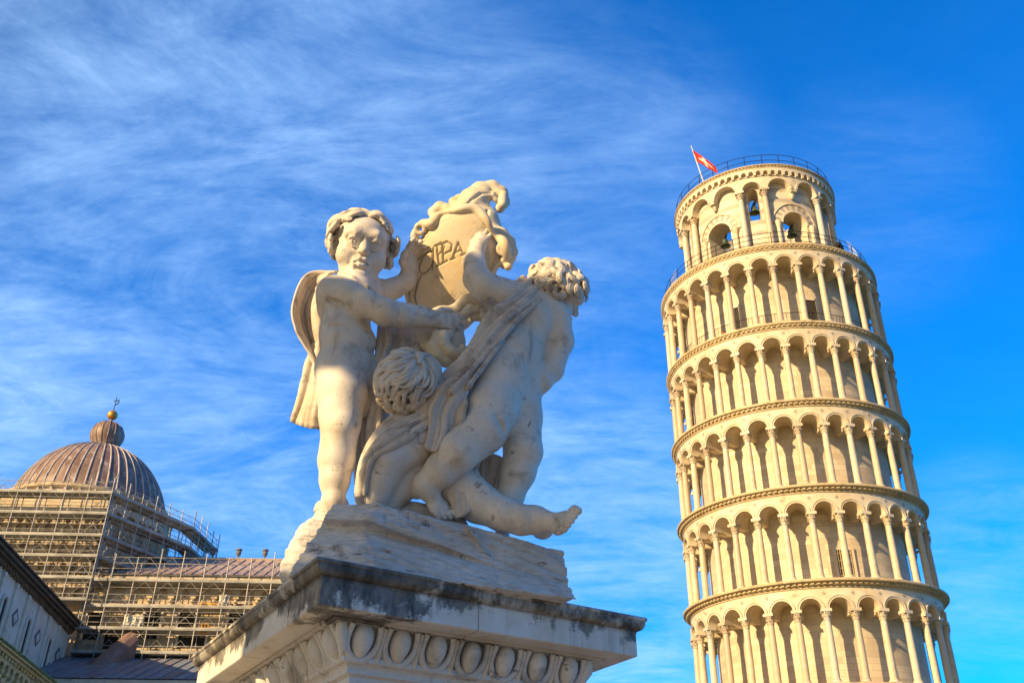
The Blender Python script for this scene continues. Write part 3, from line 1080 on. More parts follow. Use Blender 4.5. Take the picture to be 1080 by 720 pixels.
class Field:
    def __init__(self, lo, hi, vs):
        self.vs = vs
        self.lo = np.array(lo, np.float32)
        n = np.ceil((np.array(hi) - np.array(lo)) / vs).astype(int) + 1
        self.n = n
        self.D = np.full(tuple(n), 1e3, np.float32)
        self.ax = [self.lo[i] + vs * np.arange(n[i], dtype=np.float32) for i in range(3)]

    def _sub(self, lo, hi):
        i0 = np.clip(np.floor((np.array(lo) - self.lo) / self.vs).astype(int), 0, self.n)
        i1 = np.clip(np.ceil((np.array(hi) - self.lo) / self.vs).astype(int) + 1, 0, self.n)
        if (i1 <= i0).any(): return None
        sl = tuple(slice(a, b) for a, b in zip(i0, i1))
        X = self.ax[0][sl[0]][:, None, None]
        Y = self.ax[1][sl[1]][None, :, None]
        Z = self.ax[2][sl[2]][None, None, :]
        return sl, X, Y, Z

    def _put(self, sl, d, k, op):
        D = self.D[sl]
        if op == 'add':
            if k > 0:
                h = np.maximum(k - np.abs(D - d), 0)
                self.D[sl] = np.minimum(D, d) - h * h / (4 * k)
            else:
                self.D[sl] = np.minimum(D, d)
        else:
            d = -d
            if k > 0:
                h = np.maximum(k - np.abs(D - d), 0)
                self.D[sl] = np.maximum(D, d) + h * h / (4 * k)
            else:
                self.D[sl] = np.maximum(D, d)

    def cap(self, a, b, ra, rb, k=0.0, op='add'):
        a, b = np.array(a, np.float32), np.array(b, np.float32)
        m = max(ra, rb) + k + 3 * self.vs
        s = self._sub(np.minimum(a, b) - m, np.maximum(a, b) + m)
        if s is None: return
        sl, X, Y, Z = s
        e = b - a
        L2 = float(e @ e) + 1e-12
        t = np.clip(((X - a[0]) * e[0] + (Y - a[1]) * e[1] + (Z - a[2]) * e[2]) / L2, 0, 1)
        d = np.sqrt((X - a[0] - t * e[0]) ** 2 + (Y - a[1] - t * e[1]) ** 2 + (Z - a[2] - t * e[2]) ** 2) - (ra + (rb - ra) * t)
        self._put(sl, d, k, op)

    def chain(self, pts, rs, k=0.0, op='add'):
        for i in range(len(pts) - 1):
            self.cap(pts[i], pts[i + 1], rs[i], rs[i + 1], k, op)

    def ell(self, c, r, R=None, k=0.0, op='add'):
        """R: three unit vectors, the axes of the radii r"""
        c = np.array(c, np.float32)
        A = np.array([list(v) for v in (R or ((1, 0, 0), (0, 1, 0), (0, 0, 1)))], np.float32)
        m = max(r) + k + 3 * self.vs
        s = self._sub(c - m, c + m)
        if s is None: return
        sl, X, Y, Z = s
        q = [(X - c[0]) * A[i][0] + (Y - c[1]) * A[i][1] + (Z - c[2]) * A[i][2] for i in range(3)]
        k0 = np.sqrt((q[0] / r[0]) ** 2 + (q[1] / r[1]) ** 2 + (q[2] / r[2]) ** 2)
        k1 = np.sqrt((q[0] / r[0] ** 2) ** 2 + (q[1] / r[1] ** 2) ** 2 + (q[2] / r[2] ** 2) ** 2) + 1e-9
        self._put(sl, k0 * (k0 - 1) / k1, k, op)

    def slab(self, c, n, lo, hi, k=0.0, op='cut'):
        """cuts away the half space beyond the plane through c with normal n"""
        s = self._sub(lo, hi)
        if s is None: return
        sl, X, Y, Z = s
        n = np.array(n, np.float32); c = np.array(c, np.float32)
        d = (X - c[0]) * n[0] + (Y - c[1]) * n[1] + (Z - c[2]) * n[2]
        self._put(sl, -d, k, op)

    def nets(self, smooth=1):
        D = self.D
        I = D < 0
        nx, ny, nz = D.shape
        cnt = np.zeros((nx - 1, ny - 1, nz - 1), np.uint8)
        for dx in (0, 1):
            for dy in (0, 1):
                for dz in (0, 1):
                    cnt += I[dx:nx - 1 + dx, dy:ny - 1 + dy, dz:nz - 1 + dz]
        act = (cnt > 0) & (cnt < 8)
        ids = np.argwhere(act)
        idx = np.full(act.shape, -1, np.int32)
        idx[act] = np.arange(len(ids))
        acc = np.zeros((len(ids), 3), np.float64)
        num = np.zeros(len(ids))
        i, j, k = ids.T
        corners = [(a, b, c) for a in (0, 1) for b in (0, 1) for c in (0, 1)]
        for p in corners:
            for ax in range(3):
                if p[ax]: continue
                q = list(p); q[ax] = 1
                d0 = np.clip(D[i + p[0], j + p[1], k + p[2]], -9, 9).astype(np.float64)
                d1 = np.clip(D[i + q[0], j + q[1], k + q[2]], -9, 9).astype(np.float64)
                d0 = np.where(d0 > 8, self.vs, d0); d1 = np.where(d1 > 8, self.vs, d1)
                m = (d0 < 0) != (d1 < 0)
                t = np.where(m, d0 / np.where(m, d0 - d1, 1), 0)
                for c in range(3):
                    acc[:, c] += np.where(m, p[c] + (t if c == ax else 0), 0)
                num += m
        V = (ids + acc / num[:, None]) * self.vs + self.lo
        quads = []
        for ax in range(3):
            sl0 = [slice(1, -1)] * 3; sl1 = [slice(1, -1)] * 3
            sl0[ax] = slice(0, -1); sl1[ax] = slice(1, None)
            A, B = I[tuple(sl0)], I[tuple(sl1)]
            e = np.argwhere(A != B)
            ins = A[tuple(e.T)]
            o = np.array([1, 1, 1]); o[ax] = 0
            e = e + o
            u, w = (ax + 1) % 3, (ax + 2) % 3
            def g(du, dw):
                c = e.copy(); c[:, u] += du; c[:, w] += dw
                return idx[tuple(c.T)]
            q = np.stack([g(-1, -1), g(0, -1), g(0, 0), g(-1, 0)], 1)
            q[~ins] = q[~ins][:, ::-1]
            quads.append(q)
        Q = np.concatenate(quads)
        Q = Q[(Q >= 0).all(1)]
        for _ in range(smooth):
            acc = np.zeros_like(V); num = np.zeros(len(V))
            for a in range(4):
                b = (a + 1) % 4
                for (s0, s1) in ((a, b), (b, a)):
                    for c in range(3):
                        acc[:, c] += np.bincount(Q[:, s0], V[Q[:, s1], c], len(V))
                    num += np.bincount(Q[:, s0], minlength=len(V))
            V = V * 0.65 + 0.35 * acc / np.maximum(num, 1)[:, None]
        return V.astype(np.float32), Q.astype(np.int32)

    def build(self, name, mat, parent=None, smooth=1, origin=None):
        V, Q = self.nets(smooth)
        return np_mesh(name, V, Q, mat, parent, origin)


def np_mesh(name, V, Q, mat, parent=None, origin=None, smooth=True):
    if origin is not None: V = V - np.array(origin, np.float32)
    me = bpy.data.meshes.new(name)
    me.vertices.add(len(V))
    me.vertices.foreach_set('co', np.ascontiguousarray(V, np.float32).ravel())
    me.loops.add(Q.size)
    me.loops.foreach_set('vertex_index', np.ascontiguousarray(Q, np.int32).ravel())
    me.polygons.add(len(Q))
    me.polygons.foreach_set('loop_start', np.arange(len(Q), dtype=np.int32) * 4)
    me.update(calc_edges=True)
    me.validate()
    if smooth: me.shade_smooth()
    me.materials.append(mat)
    o = bpy.data.objects.new(name, me)
    col.objects.link(o)
    if parent: o.parent = parent
    return o


def bounds(pts, m):
    a = np.array([list(p) for p in pts])
    return a.min(0) - m, a.max(0) + m


def spline(pts, n, closed=False):
    """Catmull-Rom through the rows of pts"""
    P = np.array([list(p) for p in pts], float)
    k = len(P)
    out = []
    for t in np.linspace(0, k - 1, n):
        i = min(int(t), k - 2)
        f = t - i
        p0 = P[i - 1] if i > 0 else 2 * P[0] - P[1]
        p3 = P[i + 2] if i + 2 < k else 2 * P[k - 1] - P[k - 2]
        p1, p2 = P[i], P[i + 1]
        out.append(0.5 * (2 * p1 + (p2 - p0) * f + (2 * p0 - 5 * p1 + 4 * p2 - p3) * f * f + (3 * p1 - p0 - 3 * p2 + p3) * f ** 3))
    return np.array(out)


def hand(F, wrist, f, n, t, L, curls=(0.5, 0.5, 0.55, 0.6), thumb=0.5, rw=None, k=None, spread=1.0):
    """palm, four jointed fingers and a thumb; f: finger direction, n: side the fingers curl toward, t: thumb side; L: hand length"""
    f = Vector(f).normalized()
    n = (Vector(n) - f * f.dot(Vector(n))).normalized()
    t = (Vector(t) - f * f.dot(Vector(t)) - n * n.dot(Vector(t))).normalized()
    k = k or L * 0.06
    w = Vector(wrist)
    F.ell(w + f * L * 0.26, (L * 0.30, L * 0.235, L * 0.13), (f, t, n), L * 0.10)
    F.cap(w - f * L * 0.05, w + f * L * 0.2, rw or L * 0.17, L * 0.16, L * 0.10)
    ln = (0.42, 0.47, 0.44, 0.36)
    for i in range(4):
        s = (0.165, 0.055, -0.055, -0.16)[i]
        p = w + f * L * (0.46, 0.48, 0.46, 0.41)[i] + t * L * s
        d = (f + t * s * 0.8 * spread).normalized()
        r = L * (0.066, 0.068, 0.065, 0.058)[i]
        a = 0.0
        seg = ln[i] * L
        pts, rs = [p], [r * 1.08]
        for q, fr in enumerate((0.42, 0.32, 0.26)):
            a += curls[i] * (0.7, 1.0, 0.8)[q]
            dd = d * math.cos(a) + n * math.sin(a)
            p = p + dd * seg * fr
            pts.append(p)
            rs.append(r * (0.98, 0.88, 0.74)[q])
        F.chain(pts, rs, k * 0.45)
    p = w + f * L * 0.16 + t * L * 0.17 + n * L * 0.03
    d1 = (f * 0.55 + t * 0.75 + n * 0.35 * thumb).normalized()
    d2 = (f * 0.9 + t * 0.25 + n * 0.6 * thumb).normalized()
    F.chain([p, p + d1 * L * 0.19, p + d1 * L * 0.19 + d2 * L * 0.19, p + d1 * L * 0.19 + d2 * L * 0.19 + (d2 + n * 0.3 * thumb).normalized() * L * 0.10],
            [L * 0.095, L * 0.08, L * 0.072, L * 0.05], k * 0.8)


def foot(F, ankle, f, up, L, ra, toes=True, side=1.0, spread=0.0, hb=0.16, tl=1.0):
    """f: heel to toe direction, up: away from the sole; side +1 puts the big toe on the f x up side"""
    f = Vector(f).normalized()
    up = (Vector(up) - f * f.dot(Vector(up))).normalized()
    s = f.cross(up) * side
    a = Vector(ankle)
    k = L * 0.10
    heel = a - up * L * 0.20 - f * L * hb
    ball = a - up * L * 0.29 + f * L * 0.42
    F.ell(heel, (L * 0.19, L * 0.16, L * 0.17), (f, s, up), k)
    F.cap(a + up * L * 0.02, heel + f * L * 0.1, ra, L * 0.15, k)
    F.cap(a, ball - f * L * 0.06 + up * L * 0.03, ra * 0.95, L * 0.135, k)
    F.ell(ball, (L * 0.20, L * 0.215, L * 0.115), (f, s, up), k)
    if toes:
        for i in range(5):
            off = (0.17, 0.065, -0.02, -0.10, -0.175)[i]
            r = L * (0.075, 0.055, 0.052, 0.048, 0.045)[i]
            p = ball + s * L * off + f * L * (0.15, 0.16, 0.14, 0.10, 0.05)[i] - up * L * 0.015
            q = p + f * L * tl * (0.16, 0.12, 0.11, 0.10, 0.09)[i] + s * L * off * spread + up * L * 0.015
            e = q + f * L * 0.045 - up * L * 0.04
            F.chain([p, q, e], [r, r * 1.02, r * 0.85], L * 0.018)


class Head:
    def __init__(self, c, fwd, up, u):
        self.c = Vector(c)
        self.f = Vector(fwd).normalized()
        up = Vector(up)
        self.u = (up - self.f * self.f.dot(up)).normalized()
        self.r = self.f.cross(self.u)        # the statue's own left/right axis; +x
        self.s = u

    def p(self, x, y, z): return self.c + (self.r * x + self.f * y + self.u * z) * self.s
    def d(self, x, y, z): return self.r * x + self.f * y + self.u * z

    def face(self, F, features=True):
        s, ax = self.s, (self.r, self.f, self.u)
        def E(c, r, k, op='add'): F.ell(self.p(*c), tuple(q * s for q in r), ax, k * s, op)
        def C(pts, rs, k, op='add'): F.chain([self.p(*q) for q in pts], [r * s for r in rs], k * s, op)
        E((0, -0.12, 0.22), (0.84, 0.96, 0.80), 0.0)
        E((0, 0.24, -0.25), (0.70, 0.62, 0.72), 0.25)
        if not features: return
        E((0, 0.30, 0.34), (0.68, 0.56, 0.56), 0.2)
        for sx in (-1, 1):
            E((sx * 0.42, 0.50, -0.38), (0.36, 0.33, 0.37), 0.18)
        E((0, 0.70, -0.83), (0.23, 0.21, 0.18), 0.2)
        E((0, 0.34, -0.82), (0.54, 0.46, 0.30), 0.22)
        for sx in (-1, 1):
            E((sx * 0.33, 1.00, 0.04), (0.27, 0.27, 0.20), 0.16, 'cut')
            E((sx * 0.32, 0.69, 0.03), (0.21, 0.19, 0.19), 0.0)
            E((sx * 0.31, 0.885, 0.035), (0.085, 0.05, 0.085), 0.0, 'cut')
            E((sx * 0.31, 0.85, 0.035), (0.04, 0.03, 0.04), 0.0)
            C([(sx * 0.11, 0.80, 0.0), (sx * 0.19, 0.865, 0.135), (sx * 0.33, 0.89, 0.185), (sx * 0.47, 0.82, 0.12), (sx * 0.54, 0.72, 0.02)], [0.022, 0.03, 0.035, 0.03, 0.022], 0.02)
            C([(sx * 0.12, 0.80, -0.02), (sx * 0.22, 0.85, -0.115), (sx * 0.37, 0.85, -0.125), (sx * 0.51, 0.75, -0.01)], [0.015, 0.02, 0.02, 0.015], 0.03)
            C([(sx * 0.14, 0.83, 0.32), (sx * 0.33, 0.84, 0.36), (sx * 0.55, 0.72, 0.28)], [0.03, 0.04, 0.03], 0.25)
        C([(0, 0.82, 0.16), (0, 0.90, -0.03), (0, 1.03, -0.19)], [0.06, 0.085, 0.125], 0.12)
        for sx in (-1, 1):
            E((sx * 0.115, 0.95, -0.225), (0.085, 0.10, 0.08), 0.04)
            E((sx * 0.06, 1.02, -0.305), (0.04, 0.06, 0.04), 0.0, 'cut')
        E((0, 0.86, -0.55), (0.26, 0.12, 0.20), 0.12)
        C([(0, 0.97, -0.36), (0, 0.98, -0.41)], [0.03, 0.03], 0.04, 'cut')
        C([(-0.19, 0.86, -0.545), (-0.08, 0.98, -0.455), (0, 0.985, -0.485), (0.08, 0.98, -0.455), (0.19, 0.86, -0.545)], [0.035, 0.072, 0.062, 0.072, 0.035], 0.03)
        C([(-0.15, 0.89, -0.60), (-0.05, 0.965, -0.645), (0.05, 0.965, -0.645), (0.15, 0.89, -0.60)], [0.04, 0.085, 0.085, 0.04], 0.03)
        C([(-0.21, 0.89, -0.575), (-0.1, 1.02, -0.55), (0, 1.03, -0.56), (0.1, 1.02, -0.55), (0.21, 0.89, -0.575)], [0.03, 0.03, 0.03, 0.03, 0.03], 0.0, 'cut')
        C([(-0.12, 0.93, -0.74), (0.12, 0.93, -0.74)], [0.05, 0.05], 0.1, 'cut')
        for sx in (-1, 1):
            E((sx * 0.80, 0.02, -0.05), (0.10, 0.17, 0.25), 0.06)

    def cap_of_hair(self, F, z0=-0.2, y0=0.82):
        s, ax = self.s, (self.r, self.f, self.u)
        F.ell(self.p(0, -0.15, 0.23), (0.89 * s, 0.97 * s, 0.84 * s), ax, 0)
        F.ell(self.p(0, y0, z0), (0.80 * s, 0.80 * s, 1.05 * s), ax, 0.06 * s, 'cut')
        F.ell(self.p(0, 0.1, -1.25), (1.2 * s, 1.2 * s, 0.85 * s), ax, 0.06 * s, 'cut')

    def lock(self, F, v, h, length, r, curl, lift=0.04, lift1=0.16, strands=3, k=0.006, n=9, rh=(0.86, 0.98, 0.82), ch=(0, -0.12, 0.22), taper=0.75, spread=1.0, jitter=0.09):
        """a lock of hair: parallel strands that walk over the scalp from direction v with heading h, turning by curl (radians in all)"""
        rh = np.array(rh); ch = np.array(ch)
        jit = (math.sin(v[0] * 37.1 + v[1] * 91.7 + v[2] * 53.3) * 0.5 + 0.5) * jitter
        lift += jit; lift1 += jit
        v = np.array(v, float); v /= np.linalg.norm(v)
        def onto(q, l):
            e = (q - ch) / rh
            e = e / np.linalg.norm(e)
            return ch + e * rh * (1 + l), (e / rh) / np.linalg.norm(e / rh)
        p, nn = onto(ch + v * rh, lift)
        h = np.array(h, float); h -= nn * (h @ nn); h /= np.linalg.norm(h)
        step = length / n
        path, sides, nors = [p], [np.cross(nn, h)], [nn]
        for i in range(n):
            a = curl / n * (0.4 + 1.2 * i / n)
            h = h * math.cos(a) + np.cross(nn, h) * math.sin(a)
            t = (i + 1) / n
            p, nn = onto(p + h * step, lift + (lift1 - lift) * math.sin(t * math.pi * 0.75))
            h = h - nn * (h @ nn); h /= np.linalg.norm(h)
            path.append(p); sides.append(np.cross(nn, h)); nors.append(nn)
        for j in range(strands):
            o = (j - (strands - 1) / 2) * 1.35 * spread
            pts, rs = [], []
            for i, q in enumerate(path):
                t = i / n
                w = r * (1 - taper * t ** 1.6) * (0.75 + 0.25 * math.sin(min(1, t * 3) * math.pi / 2))
                pp = q + sides[i] * o * w + nors[i] * (0.35 * w * (1 - abs(o)))
                pts.append(self.p(*pp)); rs.append(w * self.s)
            F.chain(pts, rs, k * self.s)


def drape(name, rows, mat, parent, origin, nu=70, nv=90, folds=(), thick=5.0, wob=0.0, rough=0.0, seed=0, roll=0.0):
    """cloth through a grid of points: rows run across the folds. folds: (count, amplitude px, phase, skew, sharp)"""
    rng = np.random.RandomState(seed)
    R = [spline(r, nu) for r in rows]
    A = np.array(R)
    B = np.stack([spline(A[:, i], nv) for i in range(nu)], 1)          # nv x nu x 3
    du = np.gradient(B, axis=1); dv = np.gradient(B, axis=0)
    N = np.cross(du, dv)
    N /= np.linalg.norm(N, axis=2, keepdims=True) + 1e-9
    flip = np.sign((N @ np.array(list(CT))).mean())
    N *= flip if flip else 1
    u = np.linspace(0, 1, nu)[None, :]; v = np.linspace(0, 1, nv)[:, None]
    u = u + wob * (np.sin(v * 5.1 + seed) * 0.5 + np.sin(v * 9.7 + 2 * seed + u * 4) * 0.25)
    H = np.zeros((nv, nu))
    for (cnt, amp, ph, skew, sharp) in folds:
        a = np.abs(np.sin(math.pi * (cnt * (u + skew * v)) + ph))
        env = 0.65 + 0.35 * np.sin(v * 4.2 + cnt * 1.7 + 6 * u)
        H += amp * ((1 - a) ** sharp - 0.35) * env
    m = px(Vector(B[nv // 2, nu // 2]), 1.0)
    C = B + N * (H * m)[:, :, None]
    th = thick * m
    edge = np.minimum(np.minimum(np.linspace(0, 1, nu), np.linspace(1, 0, nu))[None, :] * nu / 3, np.minimum(np.linspace(0, 1, nv), np.linspace(1, 0, nv))[:, None] * nv / 3)
    edge = np.sqrt(np.clip(edge, 0.4, 1))[:, :, None]
    du = np.gradient(C, axis=1); dv = np.gradient(C, axis=0)
    N2 = np.cross(du, dv); N2 /= np.linalg.norm(N2, axis=2, keepdims=True) + 1e-9
    N2 *= flip if flip else 1
    top = C + N2 * th * 0.5 * edge; bot = C - N2 * th * 0.5 * edge
    V = np.concatenate([top.reshape(-1, 3), bot.reshape(-1, 3)])
    n0 = nu * nv
    i, j = np.meshgrid(np.arange(nv - 1), np.arange(nu - 1), indexing='ij')
    a = (i * nu + j).ravel(); b = a + 1; c = a + nu + 1; d = a + nu
    q1 = np.stack([a, b, c, d], 1); q2 = np.stack([d, c, b, a], 1) + n0
    rim = [k for k in range(nu)] + [k * nu + nu - 1 for k in range(1, nv)] + [(nv - 1) * nu + k for k in range(nu - 2, -1, -1)] + [k * nu for k in range(nv - 2, 0, -1)]
    rim = np.array(rim); r2 = np.roll(rim, -1)
    q3 = np.stack([r2, rim, rim + n0, r2 + n0], 1)
    if flip < 0: q1, q2, q3 = q1[:, ::-1], q2[:, ::-1], q3[:, ::-1]
    return np_mesh(name, V, np.concatenate([q1, q2, q3]), mat, parent, origin)


def field_poly(F, planes, lo, hi, k=0.0, op='add', kk=0.0):
    """convex block: intersection of the half spaces (point, outward normal)"""
    s = F._sub(lo, hi)
    if s is None: return
    sl, X, Y, Z = s
    d = None
    for c, n in planes:
        n = Vector(n).normalized()
        e = (X - c[0]) * n[0] + (Y - c[1]) * n[1] + (Z - c[2]) * n[2]
        if d is None: d = e
        elif kk > 0:
            h = np.maximum(kk - np.abs(d - e), 0)
            d = np.maximum(d, e) + h * h / (4 * kk)
        else: d = np.maximum(d, e)
    F._put(sl, d.astype(np.float32), k, op)


def vnoise(P, seed=0):
    """value noise of points, -1..1"""
    i = np.floor(P).astype(np.int64)
    f = P - i
    f = f * f * (3 - 2 * f)
    def h(a, b, c):
        n = (a * 374761393 + b * 668265263 + c * 2147483647 + seed * 974711) & 0x7fffffff
        n = ((n ^ (n >> 13)) * 1274126177) & 0x7fffffff
        return ((n ^ (n >> 16)) & 0xffff) / 32767.5 - 1
    r = 0
    for a in (0, 1):
        for b in (0, 1):
            for c in (0, 1):
                w = (f[:, 0] if a else 1 - f[:, 0]) * (f[:, 1] if b else 1 - f[:, 1]) * (f[:, 2] if c else 1 - f[:, 2])
                r = r + w * h(i[:, 0] + a, i[:, 1] + b, i[:, 2] + c)
    return r


def vnormals(V, Q):
    n = np.cross(V[Q[:, 2]] - V[Q[:, 0]], V[Q[:, 3]] - V[Q[:, 1]])
    N = np.zeros_like(V, dtype=np.float64)
    for a in range(4):
        for c in range(3): N[:, c] += np.bincount(Q[:, a], n[:, c], len(V))
    return N / (np.linalg.norm(N, axis=1, keepdims=True) + 1e-12)
# ------------------------------------------------------------------ the statue: three putti with a shield on a carved rock
def cp(F, pts, k, op='add'):
    """chain of (x, y, d, radius px[, ...])"""
    W = [S(*p[:3]) for p in pts]
    F.chain(W, [px(w, p[3]) for w, p in zip(W, pts)], k * UPX, op)


def ep(F, c, r, k, axes=None, op='add'):
    w = S(*c)
    F.ell(w, tuple(px(w, q) for q in r), axes or (CR, CU, CT), k * UPX, op)


def fieldbox(x0, y0, x1, y1, d0, d1, vs, m=6):
    pts = [S(x, y, d) for x in (x0 - m, x1 + m) for y in (y0 - m, y1 + m) for d in (d0, d1)]
    lo, hi = bounds(pts, 0)
    return Field(lo, hi, vs)


SIDE_C = -1
SO = ped(PLE / 2, PLG / 2, ZS + 0.004)
statue = empty('putti_statue', SO)
tag(statue, 'marble statue of three putti holding up a carved shield on a rocky base', 'statue')
VS = 0.0028


def child(o, label=None):
    if label: o['label'] = label
    return o


def hair_mesh(F, name, parent):
    return F.build(name, M['hair'], parent, 1, SO)


def headfield(H, m=1.5, vs=0.0024):
    c = np.array(list(H.c)); e = H.s * m
    return Field(c - e, c + e, vs)


def build_left_putto():
    F = fieldbox(318, 215, 500, 560, -50, 75, VS)
    # trunk
    ep(F, (366, 322, 12), (29, 26, 25), 0)
    cp(F, [(366, 318, 14, 25), (364, 352, 12, 25.5), (362, 388, 10, 25)], 8)
    ep(F, (383, 312, 26), (22, 20, 20), 10)
    ep(F, (350, 318, 14), (14, 22, 18), 10)
    ep(F, (369, 361, 6), (28, 21, 25), 7)
    ep(F, (362, 388, 8), (28, 26, 26), 7)
    ep(F, (349, 391, 16), (16, 20, 18), 8)
    cp(F, [(376, 304, 14, 17), (378, 284, 12, 15)], 8)
    # right arm reaching across to the shield
    cp(F, [(352, 308, -2, 18), (368, 312, -10, 15), (388, 321, -18, 14)], 8)
    cp(F, [(388, 321, -18, 14), (408, 330, -20, 14.5), (426, 333, -14, 13), (443, 334, -8, 11), (454, 336, -3, 9.5)], 5)
    hand(F, S(455, 336, -2), cdir(0.97, -0.12, -0.25), cdir(-0.15, -0.5, -0.85), cdir(0.2, 0.9, -0.1), px(S(455, 336, 0), 43), (0.25, 0.35, 0.5, 0.6), 0.5, px(S(455, 336, 0), 9))
    # left arm, raised behind the shield's edge
    cp(F, [(390, 306, 32, 16), (405, 308, 42, 12), (416, 304, 46, 10.5), (428, 297, 48, 9), (431, 290, 48, 8)], 6)
    hand(F, S(431, 291, 48), cdir(0.16, 0.98, 0.0), cdir(0.75, -0.1, 0.65), cdir(-0.7, 0.1, 0.7), px(S(431, 290, 48), 46), (0.3, 0.5, 0.6, 0.7), 0.6, px(S(431, 290, 48), 8), spread=0.4)
    # legs
    cp(F, [(361, 394, 4, 27), (361, 416, -2, 25.5), (359, 438, -4, 21.5), (359, 450, -7, 20)], 7)
    cp(F, [(359, 450, -7, 20), (357, 468, -2, 18), (355, 485, 2, 19), (353, 506, 3, 15.5), (352, 527, 4, 11.5)], 5)
    ep(F, (361, 448, -18), (12, 12, 8), 7)
    ep(F, (356, 476, 8), (17, 22, 17), 6)
    foot(F, S(352, 530, 4), cdir(-0.22, -0.50, 0.83), Vector((0, 0, 1)), px(S(352, 530, 0), 50), px(S(352, 530, 0), 12))
    cp(F, [(380, 396, 22, 26), (390, 440, 30, 20), (388, 480, 36, 17), (386, 522, 36, 11)], 6)
    foot(F, S(386, 524, 36), cdir(0.2, -0.5, 0.8), Vector((0, 0, 1)), px(S(386, 524, 36), 46), px(S(386, 524, 36), 11))
    # creases and navel
    cp(F, [(348, 344, -12, 1.0), (368, 344, -17, 1.4), (385, 345, -14, 1.4), (393, 348, -4, 1.0)], 5, 'cut')
    cp(F, [(347, 316, -12, 2.5), (356, 320, -16, 2.5), (362, 322, -16, 1.5)], 5, 'cut')
    cp(F, [(376, 402, -16, 1.8), (384, 392, -14, 2.2), (394, 378, -10, 1.5)], 4, 'cut')
    cp(F, [(346, 438, -17, 1.6), (355, 436, -22, 1.2)], 4, 'cut')
    ep(F, (391, 373, -17), (2.5, 2, 4), 3, op='cut')
    H = Head(S(381, 261, 10), cdir(0.27, 0.0, 0.96), cdir(0.20, 0.97, 0.0), px(S(381, 261, 10), 33.5))
    H.face(F)
    body = child(F.build('putto', M['statue'], statue, 1, SO), 'standing putto at the left, face turned to the viewer, arm across to the shield')
    G_ = headfield(H)
    H.cap_of_hair(G_)
    rng = random.Random(3)
    # +x is the image's left
    for i in range(11):           # swept back from the parting over the brow
        t = i / 10
        x = -0.62 + 1.3 * t
        sgn = 1 if x > -0.12 else -1
        H.lock(G_, (x * 0.85, 0.50 - 0.35 * abs(x), 1.0 - 0.25 * abs(x)), (sgn * 0.9, -0.65, 0.1), 0.85, 0.085, -sgn * (0.5 + 0.5 * rng.random()), 0.03, 0.13, 3)
    for sx in (-1, 1):
        for z in (0.75, 0.5, 0.25, 0.0, -0.22, -0.42):
            for y in (0.30, 0.0, -0.35, -0.7, -0.95):
                if y > 0.2: continue
                jx = rng.uniform(-0.08, 0.08)
                H.lock(G_, (sx * (0.85 - 0.3 * max(0, z)), y + jx, z + rng.uniform(-0.06, 0.06)), (sx * 0.3, -0.35 + rng.uniform(-0.5, 0.2), -0.9), 0.62, 0.082 + 0.02 * rng.random(),
                       sx * rng.choice((-1, 1, 1)) * rng.uniform(1.8, 4.2), 0.02, 0.24 if z < 0.4 else 0.15, 2)
    for i in range(26):
        a = rng.uniform(0, 2 * math.pi)
        H.lock(G_, (0.6 * math.cos(a), -0.15 + 0.6 * math.sin(a), 0.95), (math.cos(a), math.sin(a) - 0.4, -0.1), 0.6, 0.08, rng.uniform(-2, 2), 0.02, 0.12, 3)
    for (x, y, z) in ((0.98, 0.12, 0.22), (1.0, -0.05, 0.02), (0.96, 0.05, -0.22), (0.9, 0.1, -0.45), (-0.98, 0.05, 0.15), (-1.0, 0.0, -0.1), (-0.95, 0.08, -0.42)):
        H.lock(G_, (x, y + 0.1, z + 0.1), (0, 0.3, -1), 0.62, 0.10, math.copysign(4.6, x) * rng.choice((-1, 1)), 0.05, 0.32, 2)
    # the lock flying out at the temple
    H.lock(G_, (0.72, 0.25, 0.62), (0.8, -0.5, -0.15), 0.8, 0.11, 1.0, 0.05, 0.22, 3)
    for i in range(9):
        H.lock(G_, (0.75 - 0.19 * i, 0.42 + 0.1 * math.sin(i * 1.3), 0.92 - 0.25 * abs(0.75 - 0.19 * i)), (0.5 if i < 4 else -0.5, 0.2, 0.3), 0.42, 0.075, (1 if i % 2 else -1) * 3.0, 0.0, 0.10, 2, k=0.002)
    H.lock(G_, (-0.05, 0.50, 1.0), (-0.4, 0.2, 0.6), 0.5, 0.10, -1.6, 0.04, 0.22, 3)
    hair_mesh(G_, 'hair', body)
    kw = dict(mat=M['drape'], parent=body, origin=SO)
    drape('cloak', [[S(*p) for p in r] for r in [
        [(358, 285, 20), (350, 288, 18), (343, 293, 16), (338, 300, 8)],
        [(324, 290, 20), (327, 298, 34), (333, 305, 32), (339, 310, 14)],
        [(309, 322, 16), (316, 323, 38), (326, 325, 38), (338, 328, 16)],
        [(311, 346, 18), (318, 345, 40), (328, 346, 38), (340, 347, 18)],
        [(321, 366, 24), (327, 366, 40), (335, 366, 38), (344, 364, 22)],
        [(331, 382, 30), (335, 383, 42), (340, 383, 40), (347, 380, 26)]]], folds=((1.6, 5, 0.9, 0.5, 1.3), (5, 2.6, 0.4, 0.3, 1)), thick=3.5, wob=0.07, seed=1, **kw)
    drape('cloak', [[S(*p) for p in r] for r in [
        [(330, 362, 44), (337, 362, 36), (345, 362, 26)],
        [(321, 390, 48), (331, 393, 38), (342, 395, 26)],
        [(311, 424, 48), (324, 427, 38), (340, 430, 24)],
        [(306, 444, 48), (321, 450, 42), (340, 453, 28)]]], folds=((3, 10, 0.3, 0.15, 1.5), (7, 2.2, 0.9, 0.1, 1)), thick=5, wob=0.07, seed=2, **kw)
    T = fieldbox(350, 280, 425, 335, -30, 60, 0.003)
    cp(T, [(360, 290, 4, 4.5), (372, 295, -6, 4.5), (386, 304, 0, 4.5), (399, 314, 12, 4.5), (412, 326, 20, 4)], 2)
